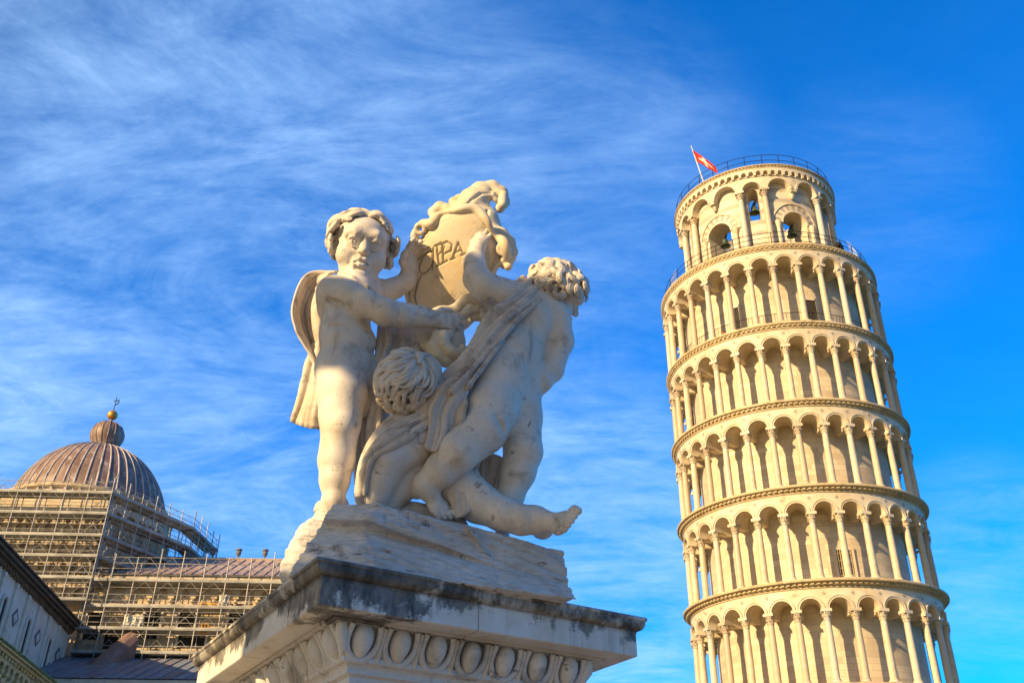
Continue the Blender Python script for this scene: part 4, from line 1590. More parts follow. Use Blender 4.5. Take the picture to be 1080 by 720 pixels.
    cp(T, [(362, 293, 2, 3.5), (374, 299, -7, 3.5), (386, 308, -2, 3.5), (398, 318, 10, 3.5)], 2)
    T.build('cloak_strap', M['drape'], body, 1, SO)
    return body


def build_right_putto():
    F = fieldbox(420, 235, 632, 570, -50, 75, VS)
    cp(F, [(538, 380, 16, 31), (551, 354, 22, 29), (564, 332, 24, 27)], 0)
    ep(F, (575, 331, 22), (23, 24, 22), 10)
    ep(F, (561, 340, 8), (20, 24, 16), 8)
    cp(F, [(578, 322, 22, 17), (588, 306, 20, 16)], 8)
    # right arm hanging down
    cp(F, [(586, 336, 20, 17), (591, 360, 26, 13.5), (582, 390, 28, 12.5)], 7)
    cp(F, [(582, 390, 28, 12.5), (570, 402, 22, 12), (556, 404, 14, 10.5), (544, 402, 6, 9)], 4)
    # left arm raised to the shield
    cp(F, [(556, 318, 12, 19), (530, 311, 4, 16.5), (513, 304, -2, 15.5), (503, 294, -2, 14)], 7)
    cp(F, [(503, 294, -2, 14), (500, 277, 6, 11.5), (503, 263, 14, 8.5)], 5)
    hand(F, S(503, 264, 14), cdir(0.30, 0.92, -0.15), cdir(0.2, -0.1, -0.95), cdir(-0.9, 0.3, 0.1), px(S(503, 264, 14), 37), (0.15, 0.2, 0.35, 0.5), 0.3, px(S(503, 264, 14), 8), spread=3.2)
    # bent left leg in front
    cp(F, [(538, 378, 14, 32), (527, 404, 8, 31), (518, 433, -4, 27.5), (509, 455, -12, 24.5)], 7)
    cp(F, [(509, 455, -12, 24.5), (482, 477, -18, 22.5), (464, 497, -14, 17.5), (449, 512, -8, 12.5)], 4)
    ep(F, (520, 452, -14), (14, 15, 12), 8)
    foot(F, S(448, 511, -8), cdir(0.80, -0.36, 0.48), cdir(0.1, 0.9, 0.3), px(S(447, 514, 0), 56), px(S(447, 514, 0), 12.5), side=-1, spread=0.25, hb=0.24)
    # other leg behind
    cp(F, [(542, 400, 30, 30), (546, 440, 26, 25), (552, 476, 20, 20)], 7)
    cp(F, [(552, 476, 20, 20), (546, 498, 24, 18.5), (538, 524, 28, 14), (532, 542, 30, 11)], 5)
    foot(F, S(531, 545, 30), cdir(0.4, -0.5, 0.7), Vector((0, 0, 1)), px(S(531, 545, 30), 46), px(S(531, 545, 30), 11))
    # spine, shoulder-blade and knee creases
    cp(F, [(585, 344, -8, 1.8), (573, 366, -6, 2.4), (560, 388, -8, 1.8)], 8, 'cut')
    cp(F, [(525, 440, -30, 2), (532, 456, -22, 2)], 5, 'cut')
    cp(F, [(441, 505, -16, 1.2), (450, 506, -18, 1.4), (459, 511, -16, 1.2)], 3, 'cut')
    H = Head(S(587, 310, 22), cdir(0.74, -0.52, -0.12), cdir(0.52, 0.84, 0.10), px(S(587, 310, 22), 28))
    H.face(F)
    body = child(F.build('putto', M['statue'], statue, 1, SO), 'putto at the right seen from behind, head bowed, arm raised to the shield')
    G_ = headfield(H)
    H.cap_of_hair(G_)
    rng = random.Random(11)
    n = 170
    for i in range(n):
        z = 1 - 2 * (i + 0.5) / n
        a = i * 2.39996
        x, y = math.sqrt(1 - z * z) * math.cos(a), math.sqrt(1 - z * z) * math.sin(a)
        if z < -0.55 or (y > 0.35 and z < 0.55) or (y > 0.1 and z < -0.05): continue
        h = (rng.uniform(-0.6, 0.6), -0.5 + rng.uniform(-0.6, 0.9), -0.5 + rng.uniform(-0.7, 0.5))
        H.lock(G_, (x, y, z), h, rng.uniform(0.55, 0.85), rng.uniform(0.062, 0.080), rng.choice((-1, 1)) * rng.uniform(2.6, 5.0), 0.0, rng.uniform(0.12, 0.24), rng.choice((3, 3, 4)), k=0.002)
    for (x, y, z) in ((-0.9, 0.2, 0.3), (-0.92, 0.05, 0.05), (-0.85, 0.25, 0.55), (-0.9, -0.1, -0.2), (-0.5, 0.5, 0.85), (-0.1, 0.6, 0.85), (0.3, 0.6, 0.8), (-0.75, 0.45, 0.6), (0.6, 0.5, 0.6)):
        H.lock(G_, (x, y, z), (0.2, 0.7, -0.8), 0.8, 0.09, rng.choice((-1, 1)) * 5.0, 0.04, 0.30, 4, k=0.002)
    hair_mesh(G_, 'hair', body)
    kw = dict(mat=M['drape'], parent=body, origin=SO)
    drape('cloak', [[S(*p) for p in r] for r in [
        [(548, 297, 14), (556, 296, 6), (564, 298, 4), (571, 305, 8)],
        [(524, 312, 2), (540, 314, -8), (555, 316, -12), (569, 318, -2)],
        [(507, 338, 4), (520, 340, -14), (535, 340, -20), (550, 336, -14)],
        [(491, 366, 4), (503, 368, -18), (515, 370, -24), (528, 364, -20)],
        [(474, 393, 2), (485, 396, -22), (497, 396, -28), (511, 388, -26)],
        [(447, 410, -4), (462, 416, -26), (478, 418, -32), (496, 409, -30)]]], folds=((3.4, 13, 0.9, 0.5, 1.4), (6, 4.5, 0.3, 0.9, 1.3)), thick=4.5, wob=0.09, seed=5, nu=90, nv=110, **kw)
    drape('cloak', [[S(*p) for p in r] for r in [
        [(449, 409, -14), (462, 406, -28), (478, 404, -32), (495, 399, -30)],
        [(441, 428, -18), (456, 431, -32), (472, 430, -32), (492, 424, -28)],
        [(450, 450, -22), (461, 453, -32), (474, 450, -30), (489, 441, -26)],
        [(449, 473, -26), (456, 476, -30), (463, 474, -28), (471, 466, -24)]]], folds=((3, 11, 0.8, 0.5, 1.6), (6, 3, 0.2, 0.4, 1)), thick=4.5, wob=0.1, seed=6, **kw)
    drape('cloak', [[S(*p) for p in r] for r in [
        [(464, 512, 4), (482, 500, 0), (503, 492, 6)],
        [(474, 528, -2), (490, 518, -8), (507, 506, -2)],
        [(482, 547, 0), (492, 542, -6), (501, 530, 2)]]], folds=((2, 3, 0.2, 0.4, 1.2), (5, 1.0, 0.4, 0.2, 1)), thick=4.5, wob=0.05, seed=7, **kw)
    drape('cloak', [[S(*p) for p in r] for r in [
        [(500, 484, 26), (518, 478, 24), (534, 484, 20)],
        [(502, 500, 26), (516, 496, 30), (530, 500, 28)],
        [(503, 520, 28), (514, 520, 30), (526, 520, 30)]]], folds=((3, 5, 0.5, 0.1, 1.2),), thick=4.5, wob=0.04, seed=8, **kw)
    drape('cloak', [[S(*p) for p in r] for r in [
        [(546, 440, 24), (555, 434, 12), (563, 438, 6)],
        [(538, 454, 18), (549, 450, 8), (559, 450, 4)],
        [(532, 468, 12), (545, 464, 4), (553, 459, 6)]]], folds=((1.5, 4, 0.5, 0.3, 1.2),), thick=5, wob=0.03, seed=9, **kw)
    return body


def build_low_putto():
    F = fieldbox(368, 362, 618, 595, -50, 75, VS)
    ep(F, (462, 440, 10), (30, 26, 30), 0)
    ep(F, (478, 480, 18), (30, 34, 26), 14)
    cp(F, [(440, 430, -2, 16), (436, 412, -6, 15)], 8)
    cp(F, [(464, 450, -2, 25), (437, 467, -10, 24), (409, 487, -17, 20.5)], 6)
    cp(F, [(409, 487, -17, 20.5), (403, 503, -13, 18.5), (399, 522, -8, 15)], 5)
    foot(F, S(399, 521, -6), cdir(-0.12, -0.5, 0.86), Vector((0, 0, 1)), px(S(399, 521, -6), 42), px(S(399, 521, -6), 13), spread=0.3)
    cp(F, [(440, 500, 4, 16), (424, 515, 4, 14), (412, 530, 4, 12)], 6)
    cp(F, [(482, 512, 14, 26), (505, 530, 8, 21), (530, 542, 3, 17.5), (550, 548, 1, 15.5), (566, 550, 1, 13)], 5)
    cp(F, [(562, 540, -10, 1.3), (560, 552, -17, 1.5), (562, 564, -12, 1.2)], 3, 'cut')
    foot(F, S(565, 547, 2), cdir(0.40, 0.40, 0.82), cdir(-0.78, 0.56, 0.10), px(S(572, 555, 0), 68), px(S(572, 555, 0), 12.5), side=SIDE_C, spread=-0.1, tl=0.75)
    cp(F, [(420, 489, -36, 1.4), (431, 484, -34, 2.0), (438, 494, -24, 1.6)], 4, 'cut')
    H = Head(S(434, 408, -6), cdir(0.20, 0.30, -0.92), cdir(-0.10, 0.93, 0.30), px(S(434, 408, -6), 35.5))
    H.face(F)
    body = child(F.build('putto', M['statue'], statue, 1, SO), 'crouching putto low in the middle, back of its curly head to the viewer, one foot stretched out')
    G_ = headfield(H)
    H.cap_of_hair(G_)
    rng = random.Random(5)
    n = 190
    for i in range(n):
        z = 1 - 2 * (i + 0.5) / n
        a = i * 2.39996
        x, y = math.sqrt(1 - z * z) * math.cos(a), math.sqrt(1 - z * z) * math.sin(a)
        if z < -0.78 or (y > 0.35 and z < 0.6): continue
        low = z < -0.30
        if low:
            H.lock(G_, (x, y, z), (rng.uniform(-0.8, 0.8), 0, -0.4), 0.42, 0.095, rng.choice((-1, 1)) * rng.uniform(4.0, 5.5), 0.02, 0.16, 2, n=10, jitter=0.05)
        else:
            fl = math.sin(3.1 * x + 4.3 * z + 1.0)
            H.lock(G_, (x, y, z), (x * 0.7 - 0.55 + 0.3 * fl, -0.2, -0.45 - 0.5 * z), rng.uniform(0.55, 0.8), rng.uniform(0.065, 0.09), 1.9 * fl + rng.uniform(-0.4, 0.4), 0.0, 0.10, 1 if rng.random() < 0.6 else 2, n=10, jitter=0.07, k=0.002)
    hair_mesh(G_, 'hair', body)
    kw = dict(mat=M['drape'], parent=body, origin=SO)
    drape('cloak', [[S(*p) for p in r] for r in [
        [(436, 430, 0), (445, 433, -14), (452, 438, -24), (460, 446, -24)],
        [(409, 440, 0), (417, 446, -22), (427, 452, -32), (440, 460, -32)],
        [(390, 462, 4), (396, 465, -22), (404, 468, -34), (416, 474, -36)],
        [(379, 492, 6), (382, 491, -14), (387, 489, -28), (394, 486, -36)],
        [(376, 524, 8), (378, 524, -4), (381, 523, -14), (386, 522, -20)]]], folds=((4, 8, 0.3, 0.05, 1.6), (8, 2, 0.9, 0.1, 1)), thick=4.5, wob=0.04, seed=12, nv=110, **kw)
    drape('cloak', [[S(*p) for p in r] for r in [
        [(396, 396, 18), (402, 400, 10), (408, 406, 6)],
        [(384, 428, 20), (392, 430, 10), (402, 434, 4)],
        [(380, 452, 18), (388, 456, 6), (400, 458, 2)],
        [(384, 476, 18), (390, 478, 10), (398, 476, 8)]]], folds=((3, 5, 0.2, 0.2, 1.2),), thick=5, wob=0.05, seed=13, **kw)
    return body


def build_shield():
    F = fieldbox(418, 188, 552, 410, -15, 95, 0.0026)
    C = S(476, 287, 44)
    nrm = cdir(-0.22, -0.10, 0.97)
    maj = cdir(0.30, 0.95, 0.2)
    maj = (maj - nrm * nrm.dot(maj)).normalized()
    mnr = maj.cross(nrm)
    u = px(C, 1.0)
    rx, ry, rz = 43 * u, 68 * u, 11 * u
    F.ell(C, (rx, ry, rz), (mnr, maj, nrm), 0)
    F.ell(C - nrm * 4 * u - maj * 2 * u, (47 * u, 71 * u, 9 * u), (mnr, maj, nrm), 1 * u)
    def P(a, b, n=0): return C + mnr * a * u + maj * b * u + nrm * n * u
    outl = [(-2, -76), (-22, -58), (-38, -40), (-47, -14), (-43, 12), (-50, 26), (-47, 38), (-35, 42), (-30, 54), (-14, 63), (2, 70), (20, 64), (32, 52), (45, 47), (52, 34), (44, 20), (45, -8), (38, -36), (18, -60), (-2, -76)]
    rim = [P(q[0], q[1], 1.0 + 2.5 * math.sin(k * 0.35)) for k, q in enumerate(spline([(x, y, 0) for x, y in outl], 160))]
    F.chain(rim, [(4.2 + 1.4 * math.sin(k * 0.24)) * u for k in range(160)], 0.8 * u)
    for (x, y, r) in ((-45, 33, 6), (47, 41, 6.5), (-42, -8, 4), (42, 6, 4.5), (-30, -50, 5)):
        F.chain([P(x + r * 0.8 * math.cos(q), y + r * 0.8 * math.sin(q), 3) for q in np.linspace(0, 5.2, 14)], [r * 0.42 * u] * 14, 0.5 * u)
    rim = [P(40 * math.cos(t), 63 * math.sin(t) - 2, 3.0) for t in np.linspace(0, 2 * math.pi, 121)]
    F.chain(rim, [1.8 * u] * 121, 0.3 * u)
    # crest with its plume and curls
    cp(F, [(468, 238, 44, 11), (484, 228, 38, 14), (500, 222, 34, 16), (512, 234, 34, 14), (522, 250, 38, 11)], 5)
    cp(F, [(480, 234, 30, 9), (490, 224, 28, 13), (500, 214, 28, 13), (510, 206, 28, 10)], 4)
    cp(F, [(490, 232, 26, 6), (492, 222, 24, 9), (499, 211, 26, 10), (508, 204, 28, 9)], 4)
    cp(F, [(505, 246, 26, 8), (508, 236, 26, 7), (506, 226, 26, 7)], 4)
    cp(F, [(484, 236, 26, 6), (486, 222, 24, 8), (494, 209, 26, 9), (506, 201, 28, 9), (519, 199, 30, 8.5), (528, 204, 32, 7.5), (531, 213, 32, 6.5), (527, 220, 32, 5)], 3)
    cp(F, [(497, 242, 24, 4.5), (495, 228, 20, 5), (500, 216, 20, 5), (509, 207, 22, 4.5), (519, 206, 24, 3.8), (523, 211, 26, 3)], 2)
    cp(F, [(521, 200, 26, 5), (531, 206, 26, 4.5), (530, 216, 26, 5)], 2)
    for (x, y, r) in ((512, 217, 4.5), (508, 225, 4.2), (513, 229, 3.8), (506, 234, 4), (511, 240, 3.8), (517, 222, 3.4)):
        ep(F, (x, y, 26), (r, r, r), 1.5)
    cp(F, [(478, 230, 32, 7), (472, 222, 32, 7), (464, 219, 32, 6.5), (457, 224, 34, 5.5), (459, 231, 34, 5), (465, 229, 34, 4)], 2)
    cp(F, [(484, 222, 30, 5), (478, 213, 32, 4.5), (484, 209, 32, 4), (492, 211, 30, 4)], 2)
    for (x, y, r) in ((463, 237, 4.6), (458, 245, 4.4), (454, 252, 4), (474, 234, 5), (452, 259, 3.6)):
        ep(F, (x, y, 34), (r, r * 1.2, r), 1.5)
    cp(F, [(466, 243, 26, 3.4), (475, 236, 24, 4), (485, 237, 24, 4), (493, 244, 26, 3.4)], 2)
    for pts in ([(488, 232, 14), (490, 220, 12), (497, 211, 12), (507, 204, 14), (518, 203, 18)], [(497, 240, 12), (499, 226, 8), (505, 214, 10)], [(470, 232, 22), (480, 224, 22), (488, 214, 18)],
                [(508, 242, 14), (514, 232, 14), (514, 222, 18)], [(516, 252, 18), (526, 256, 18), (534, 264, 20)], [(462, 243, 24), (472, 232, 26), (478, 220, 26)], [(520, 264, 20), (528, 262, 20)]):
        cp(F, [p + (1.9,) for p in pts], 1.5, 'cut')
    # scroll at the right shoulder of the shield
    cp(F, [(514, 244, 30, 9), (528, 248, 30, 8), (537, 256, 30, 6.5), (541, 266, 32, 5), (537, 274, 32, 4.5), (532, 279, 32, 5)], 3)
    cp(F, [(520, 270, 36, 14), (526, 258, 34, 11), (534, 256, 34, 7)], 5)
    cp(F, [(529, 264, 22, 4), (536, 264, 24, 4.5), (540, 272, 26, 4), (536, 281, 28, 4), (532, 276, 28, 3)], 2)
    # scroll at the lower right
    cp(F, [(482, 326, 26, 7), (492, 318, 20, 8), (503, 316, 18, 8), (511, 323, 18, 7), (509, 333, 20, 6), (500, 334, 20, 5)], 2.5)
    cp(F, [(489, 332, 16, 5), (496, 326, 12, 5.5), (504, 326, 12, 4.5)], 2)
    # tail of the shield and its rolled ribbons
    cp(F, [(468, 344, 34, 22), (474, 362, 28, 16), (478, 382, 22, 9)], 6)
    cp(F, [(440, 350, 34, 14), (450, 366, 30, 14), (456, 378, 24, 10)], 5)
    cp(F, [(470, 353, 8, 5), (462, 354, 4, 6.5), (458, 364, 2, 7), (462, 375, 2, 7), (470, 381, 6, 6.5), (477, 378, 10, 5)], 1.5)
    cp(F, [(474, 352, 4, 5), (468, 354, 0, 6.5), (468, 363, -2, 7), (475, 371, 0, 7), (483, 374, 6, 6.5), (488, 368, 10, 5)], 1.5)
    cp(F, [(447, 364, 6, 4), (452, 366, 2, 5), (455, 374, 2, 4.5)], 2)
    cp(F, [(430, 352, 12, 1.2), (432, 368, 8, 1.2), (432, 382, 6, 1.2)], 2, 'cut')
    # letters cut into the face
    def surf(x, y, out=0.0):
        o = Vector((0, 0, EYE)); d = Vector(pix_dir(x, y))
        q = [((o - C).dot(a) / r, d.dot(a) / r) for a, r in ((mnr, rx), (maj, ry), (nrm, rz))]
        A = sum(b * b for a, b in q); B = sum(a * b for a, b in q); Cc = sum(a * a for a, b in q) - 1
        disc = max(B * B - A * Cc, 0)
        t = (-B - math.sqrt(disc)) / A
        return o + d * t + nrm * out * u
    strokes = []
    strokes.append([(449.5 + 7.0 * math.cos(t) * 0.80 + 12.5 * math.sin(t) * 0.42, 277 + 7.0 * math.cos(t) * 0.35 - 12.5 * math.sin(t) * 0.92) for t in np.linspace(0, 2 * math.pi, 25)])
    strokes += [[(463.0, 279.5), (460.5, 258.5)], [(458.5, 260), (465, 256.5), (468.5, 260), (466.5, 265.5), (461.5, 268.5)], [(459.5, 281.5), (466, 278)], [(457, 262), (455.5, 284)]]
    strokes += [[(468.0, 276.5), (466.0, 257)], [(464, 258.2), (471.5, 255), (476.5, 258), (475.5, 264.5), (467, 268.5)], [(465, 278.5), (471.5, 275.2)]]
    strokes += [[(477.5, 272.5), (483.3, 256.0), (488.5, 268.0)], [(479.5, 266.5), (486.5, 263.5)], [(475.5, 274.0), (480, 272)], [(486.5, 269.5), (490.5, 267.3)]]
    strokes += [[(444, 290), (440, 298), (437, 312), (439, 322), (436, 330)], [(446, 268), (439, 276), (437, 290)]]
    tb = MB()
    for st in strokes:
        w = spline([(x, y, 0) for x, y in st], 18) if len(st) > 5 else np.array([(x, y, 0) for x, y in st])
        pts = [surf(q[0], q[1], 0.0) for q in w]
        F.chain(pts, [1.25 * u] * len(pts), 0.6 * u, 'cut')
        pts2 = [surf(q[0], q[1], -0.95) - SO for q in w]
        tb.tube(pts2, 0.5 * u, 6)
    sh = child(F.build('shield', M['shield'], statue, 1, SO), 'carved cartouche shield with a curled crest and cut letters')
    tb.build('lettering', mat_plain('letter_dark', (0.22, 0.175, 0.135), 0.85), sh)  # dark tubes lying in the letter cuts
    drape('drapery', [[S(*p) for p in r] for r in [
        [(400, 334, 16), (412, 338, 18), (428, 342, 22), (446, 346, 26)],
        [(398, 358, 10), (412, 362, 12), (428, 364, 16), (446, 364, 22)],
        [(394, 386, 6), (412, 386, 8), (428, 386, 12), (444, 384, 18)]]], folds=((3, 7, 0.4, 0.1, 1.3), (7, 1.6, 0.2, 0.1, 1)), thick=5, wob=0.05, seed=21, mat=M['drape'], parent=sh, origin=SO)


def build_rock():
    lo = np.array([min(ped(a, b, 0)[i] for a in (-0.06, PLE) for b in (-0.02, PLG)) for i in range(2)] + [ZS - 0.03])
    hi = np.array([max(ped(a, b, 0)[i] for a in (-0.06, PLE) for b in (-0.02, PLG)) for i in range(2)] + [ZS + 0.42])
    F = Field(lo, hi, 0.0046)
    e, g, z = PE, PG, Vector((0, 0, 1))
    q = Vector((-0.86, -0.50, 0)).normalized()
    left = (-e * 0.80 - g * 0.10 + z * 0.38)
    T0 = ped(0.22, 0.10, ZS + 0.268)
    # upper block: front, chamfered corner, left flank, right end, back, top
    fr = -g * 0.991 - e * 0.131
    ch = -e * 0.66 - g * 0.75
    sl = -z - e * 0.20
    up_ = [(ped(0.218, 0.090, ZS + 0.2), fr + z * 0.05), (ped(0.213, 0.092, ZS + 0.22), ch + z * 0.30), (ped(0.09, 0.32, ZS + 0.15), -e * 0.94 + g * 0.42 + z * 0.5), (ped(0.985, 0.1, ZS + 0.1), e + z * 0.10 - g * 0.1),
           (ped(0.5, 1.25, 0), g + z * 0.3), (T0, z * 1.0 + e * 0.095 - g * 0.02), (ped(0.218, 0.1, ZS + 0.185), sl)]
    field_poly(F, up_, lo, hi, 0, 'add', 0.003)
    # a second course of the upper block, turned a little to the right
    field_poly(F, [(ped(0.62, 0.020, ZS + 0.12), fr + e * 0.30 + z * 0.10), (ped(0.60, 0.07, ZS + 0.17), -e * 0.75 - z * 0.66), (ped(0.990, 0.1, ZS + 0.1), e + z * 0.08), (ped(0.5, 0.5, 0), g),
                   (ped(0.6, 0.1, ZS + 0.215), z + e * 0.14), (ped(0.6, 0.1, ZS + 0.095), sl)], lo, hi, 0.002, 'add', 0.003)
    # middle wedge, set back under the crevice and running out at the foot
    field_poly(F, [(ped(0.218, 0.150, ZS + 0.19), fr + z * 0.62), (ped(0.215, 0.145, ZS + 0.19), ch + z * 0.45), (ped(0.07, 0.32, ZS + 0.1), -e * 0.94 + g * 0.42 + z * 0.35), (ped(0.968, 0.1, 0), e), (ped(0.5, 1.2, 0), g),
                   (ped(0.218, 0.09, ZS + 0.21), z + e * 0.22), (ped(0.2, 0.1, ZS - 0.01), -z)], lo, hi, 0.0, 'add', 0.003)
    # lower slab
    field_poly(F, [(ped(0.218, 0.062, ZS + 0.04), fr + z * 0.42), (ped(0.185, 0.075, ZS + 0.05), ch + z * 0.30), (ped(0.045, 0.32, ZS + 0.05), -e * 0.94 + g * 0.42 + z * 0.35), (ped(0.978, 0.1, 0), e + z * 0.05), (ped(0.5, 1.2, 0), g),
                   (ped(0.2, 0.05, ZS + 0.095), z + e * 0.05 - g * 0.15), (ped(0.2, 0.1, ZS - 0.01), -z)], lo, hi, 0.002, 'add', 0.003)
    def onface(x, y, b):
        """point of the upright plane b = const seen at a photo pixel"""
        o = Vector((0, 0, EYE)); d = Vector(pix_dir(x, y))
        t = (ped(0, b, EYE) - o).dot(PG) / d.dot(PG)
        return o + d * t
    def groove(pts, rs, b, k=0.01):
        F.chain([onface(x, y, b) for x, y in pts], rs, k, 'cut')
    groove([(505, 552), (522, 574), (545, 598), (560, 616), (570, 628)], [0.010, 0.016, 0.016, 0.012, 0.005], 0.055, 0.003)
    groove([(388, 578), (404, 581), (424, 590)], [0.010, 0.012, 0.005], 0.085, 0.003)
    groove([(352, 578), (368, 570), (388, 578)], [0.005, 0.010, 0.010], 0.092, 0.003)
    groove([(556, 602), (578, 612), (604, 618)], [0.006, 0.012, 0.018], 0.02, 0.003)
    groove([(497, 598), (504, 612), (508, 622)], [0.006, 0.010, 0.006], 0.05, 0.003)
    for (x0, y0, x1, y1, r) in ((400, 540, 470, 552, 0.004), (430, 548, 520, 570, 0.004), (410, 590, 500, 604, 0.004), (520, 586, 590, 596, 0.004), (430, 606, 540, 622, 0.0035), (392, 533, 440, 540, 0.003)):
        groove([(x0, y0), ((x0 + x1) / 2, (y0 + y1) / 2 + 1.5), (x1, y1)], [r * 0.6, r, r * 0.4], 0.07, 0.002)
    # lit lump of drapery-like rock running down the left flank
    cp(F, [(343, 552, 14, 13), (330, 566, 16, 17), (321, 583, 14, 18), (313, 604, 12, 19)], 6)
    cp(F, [(352, 560, 4, 10), (347, 580, 4, 12), (338, 600, 4, 15)], 8)
    cp(F, [(340, 536, 14, 9), (346, 546, 10, 10), (352, 552, 8, 8)], 4)
    cp(F, [(400, 536, 20, 10), (440, 545, 20, 14), (480, 556, 22, 14)], 10)
    V, Q = F.nets(1)
    V = V.astype(float)
    N = vnormals(V, Q)
    A = (V - np.array(list(ped(0, 0, ZS)))) @ np.array([list(PE), list(PG), [0, 0, 1]]).T
    st = vnoise(np.stack([A[:, 0] * 3.2, A[:, 1] * 3.2, A[:, 2] * 60 + A[:, 0] * 14], 1), 1) * 0.0030
    st += vnoise(np.stack([A[:, 0] * 14, A[:, 1] * 14, A[:, 2] * 110 + A[:, 0] * 24], 1), 2) * 0.0016
    rl = 1 - np.abs(vnoise(np.stack([A[:, 0] * 5, A[:, 1] * 5, A[:, 2] * 38 + A[:, 0] * 9], 1), 7))
    st -= np.clip(rl - 0.80, 0, 1) * 0.035
    st += vnoise(A * 9, 3) * 0.003 + vnoise(A * 28, 4) * 0.0015
    V = V + N * st[:, None]
    child(np_mesh('rock', V.astype(np.float32), Q, M['rock'], statue, SO), 'rough carved rock under the figures')


build_left_putto()
build_right_putto()
build_low_putto()
build_shield()
build_rock()
# ------------------------------------------------------------------ cathedral with its dome, and the scaffolding on it
M['church'] = mat_marble('church_stone', (0.60, 0.49, 0.34), (0.52, 0.39, 0.23), (0.20, 0.15, 0.10), 0.50, 0.68, 0.22, 0.5, 0.75, 0.3, 0.03, blotch=0.4)
M['church_pale'] = mat_marble('church_pale_marble', (0.74, 0.67, 0.57), (0.68, 0.58, 0.46), (0.30, 0.27, 0.23), 0.55, 0.72, 0.3, 0.5, 0.7, 0.25, 0.02)
M['church_bounce_yellow'] = mat_marble('church_bounce_yellow_stone', (0.72, 0.56, 0.30), (0.66, 0.47, 0.20), (0.24, 0.17, 0.08), 0.5, 0.66, 0.5, 0.5, 0.75, 0.3, 0.02, blotch=0.5)  # yellow bounce light on the lower arcade is put into this stone colour
M['church_brown'] = mat_marble('church_brown_stone', (0.15, 0.105, 0.07), (0.11, 0.08, 0.055), (0.05, 0.04, 0.03), 0.5, 0.66, 0.5, 0.5, 0.8, 0.3, 0.02)
M['tile_green'] = mat_plain('mossy_edge', (0.16, 0.20, 0.05), 0.9, var=0.5, scale=3)
M['steel'] = mat_plain('scaffold_steel', (0.36, 0.34, 0.31), 0.5, 0.3, 0.3, 1.5)
M['deck'] = mat_plain('scaffold_deck', (0.34, 0.33, 0.30), 0.7, 0.0, 0.35, 0.7, 0.2)
M['sheet_white'] = mat_plain('pale_sheet', (0.62, 0.58, 0.50), 0.8, var=0.2)
M['sheet_orange'] = mat_plain('orange_sheet', (0.60, 0.33, 0.08), 0.8, var=0.2)
M['grey_dark'] = mat_plain('slate_grey', (0.16, 0.16, 0.17), 0.8)


def mat_lead(name, a, b, c3, seam=(0.45, 0.40, 0.38), rot=0.0):
    g = G(name, 0.55)
    n = g.noise(0.5, 6, 0.65, 0.4)
    st = g.noise(1.2, 7, 0.65, 0.2, g.map((1.0, 0.25, 0.25)))
    st2 = g.noise(2.2, 8, 0.7, 0.4, g.map((1, 1, 0.3), (0, 0, 0), (3, 4, 1)))
    c = g.mix(g.ramp(n, 0.35, 0.65), a, b)
    c = g.mix(g.ramp(st, 0.46, 0.66, 0, 0.8), c, c3)
    c = g.mix(g.ramp(st2, 0.52, 0.68, 0, 0.7), c, seam)
    g.color(c)
    g.bump(st2, 0.2, 0.03)
    return g.mt


M['dome_lead'] = mat_lead('dome_lead', (0.155, 0.095, 0.08), (0.235, 0.15, 0.125), (0.34, 0.26, 0.225), (0.52, 0.46, 0.43))
M['dome_rib'] = mat_plain('dome_rib_lead', (0.44, 0.38, 0.36), 0.55, 0, 0.4, 0.8)
M['roof_lead'] = mat_lead('nave_lead', (0.38, 0.27, 0.23), (0.44, 0.33, 0.28), (0.33, 0.22, 0.18), (0.52, 0.46, 0.43))
M['aisle_lead'] = mat_lead('aisle_lead', (0.17, 0.20, 0.25), (0.21, 0.24, 0.29), (0.20, 0.10, 0.08), (0.30, 0.33, 0.38))
M['gilt'] = mat_plain('gilded_copper', (0.62, 0.30, 0.06), 0.4, 0.6, 0.25, 3)

CROT = math.radians(3.0)
CX = Vector((math.cos(CROT), math.sin(CROT), 0))
CY = Vector((-math.sin(CROT), math.cos(CROT), 0))
C0 = at(190, 611, 80.0)
C0.z = 0


def cl(x, y, yl):
    """cathedral-local point of the upright plane y = yl seen at a photo pixel (layout only)"""
    o = Vector((0, 0, EYE)); d = Vector(pix_dir(x, y))
    t = (C0 + CY * yl - o).dot(CY) / d.dot(CY)
    p = o + d * t - C0
    return Vector((p.dot(CX), p.dot(CY), p.z))


church = empty('cathedral', C0)
church.rotation_euler = (0, 0, CROT)
tag(church, 'old stone cathedral with a ribbed lead dome, wrapped in scaffolding', 'cathedral')


def arch_row(mb, x0, x1, n, z0, zt, y, ra_f=0.36, depth=0.35, mi=0, mi_dark=1):
    """blind arcade on an upright wall: half columns with round arches between, over a recessed field"""
    w = (x1 - x0) / n
    ra = w * ra_f
    for i in range(n):
        c = x0 + w * (i + 0.5)
        sp = zt - ra - 0.35
        xs = [-w / 2] + [-ra * math.cos(math.pi * k / 10) for k in range(11)] + [w / 2]
        lo = [sp] + [sp + math.sqrt(max(ra * ra - q * q, 0)) for q in xs[1:-1]] + [sp]
        k = len(xs)
        vs = [(c + xs[j], y, lo[j]) for j in range(k)] + [(c + xs[j], y, zt) for j in range(k)] + [(c + xs[j], y + depth, lo[j]) for j in range(k)]
        fs = [(j, j + 1, k + j + 1, k + j) for j in range(k - 1)] + [(j, 2 * k + j, 2 * k + j + 1, j + 1) for j in range(k - 1)]
        mb.add(vs, fs, mi)
    for i in range(n + 1):
        c = x0 + w * i
        mb.tube([(c, y + 0.18, z0), (c, y + 0.18, sp - 0.25)], 0.16, 8, mi)
        mb.box((c, y + 0.17, sp - 0.125), (0.48, 0.34, 0.245), mi)


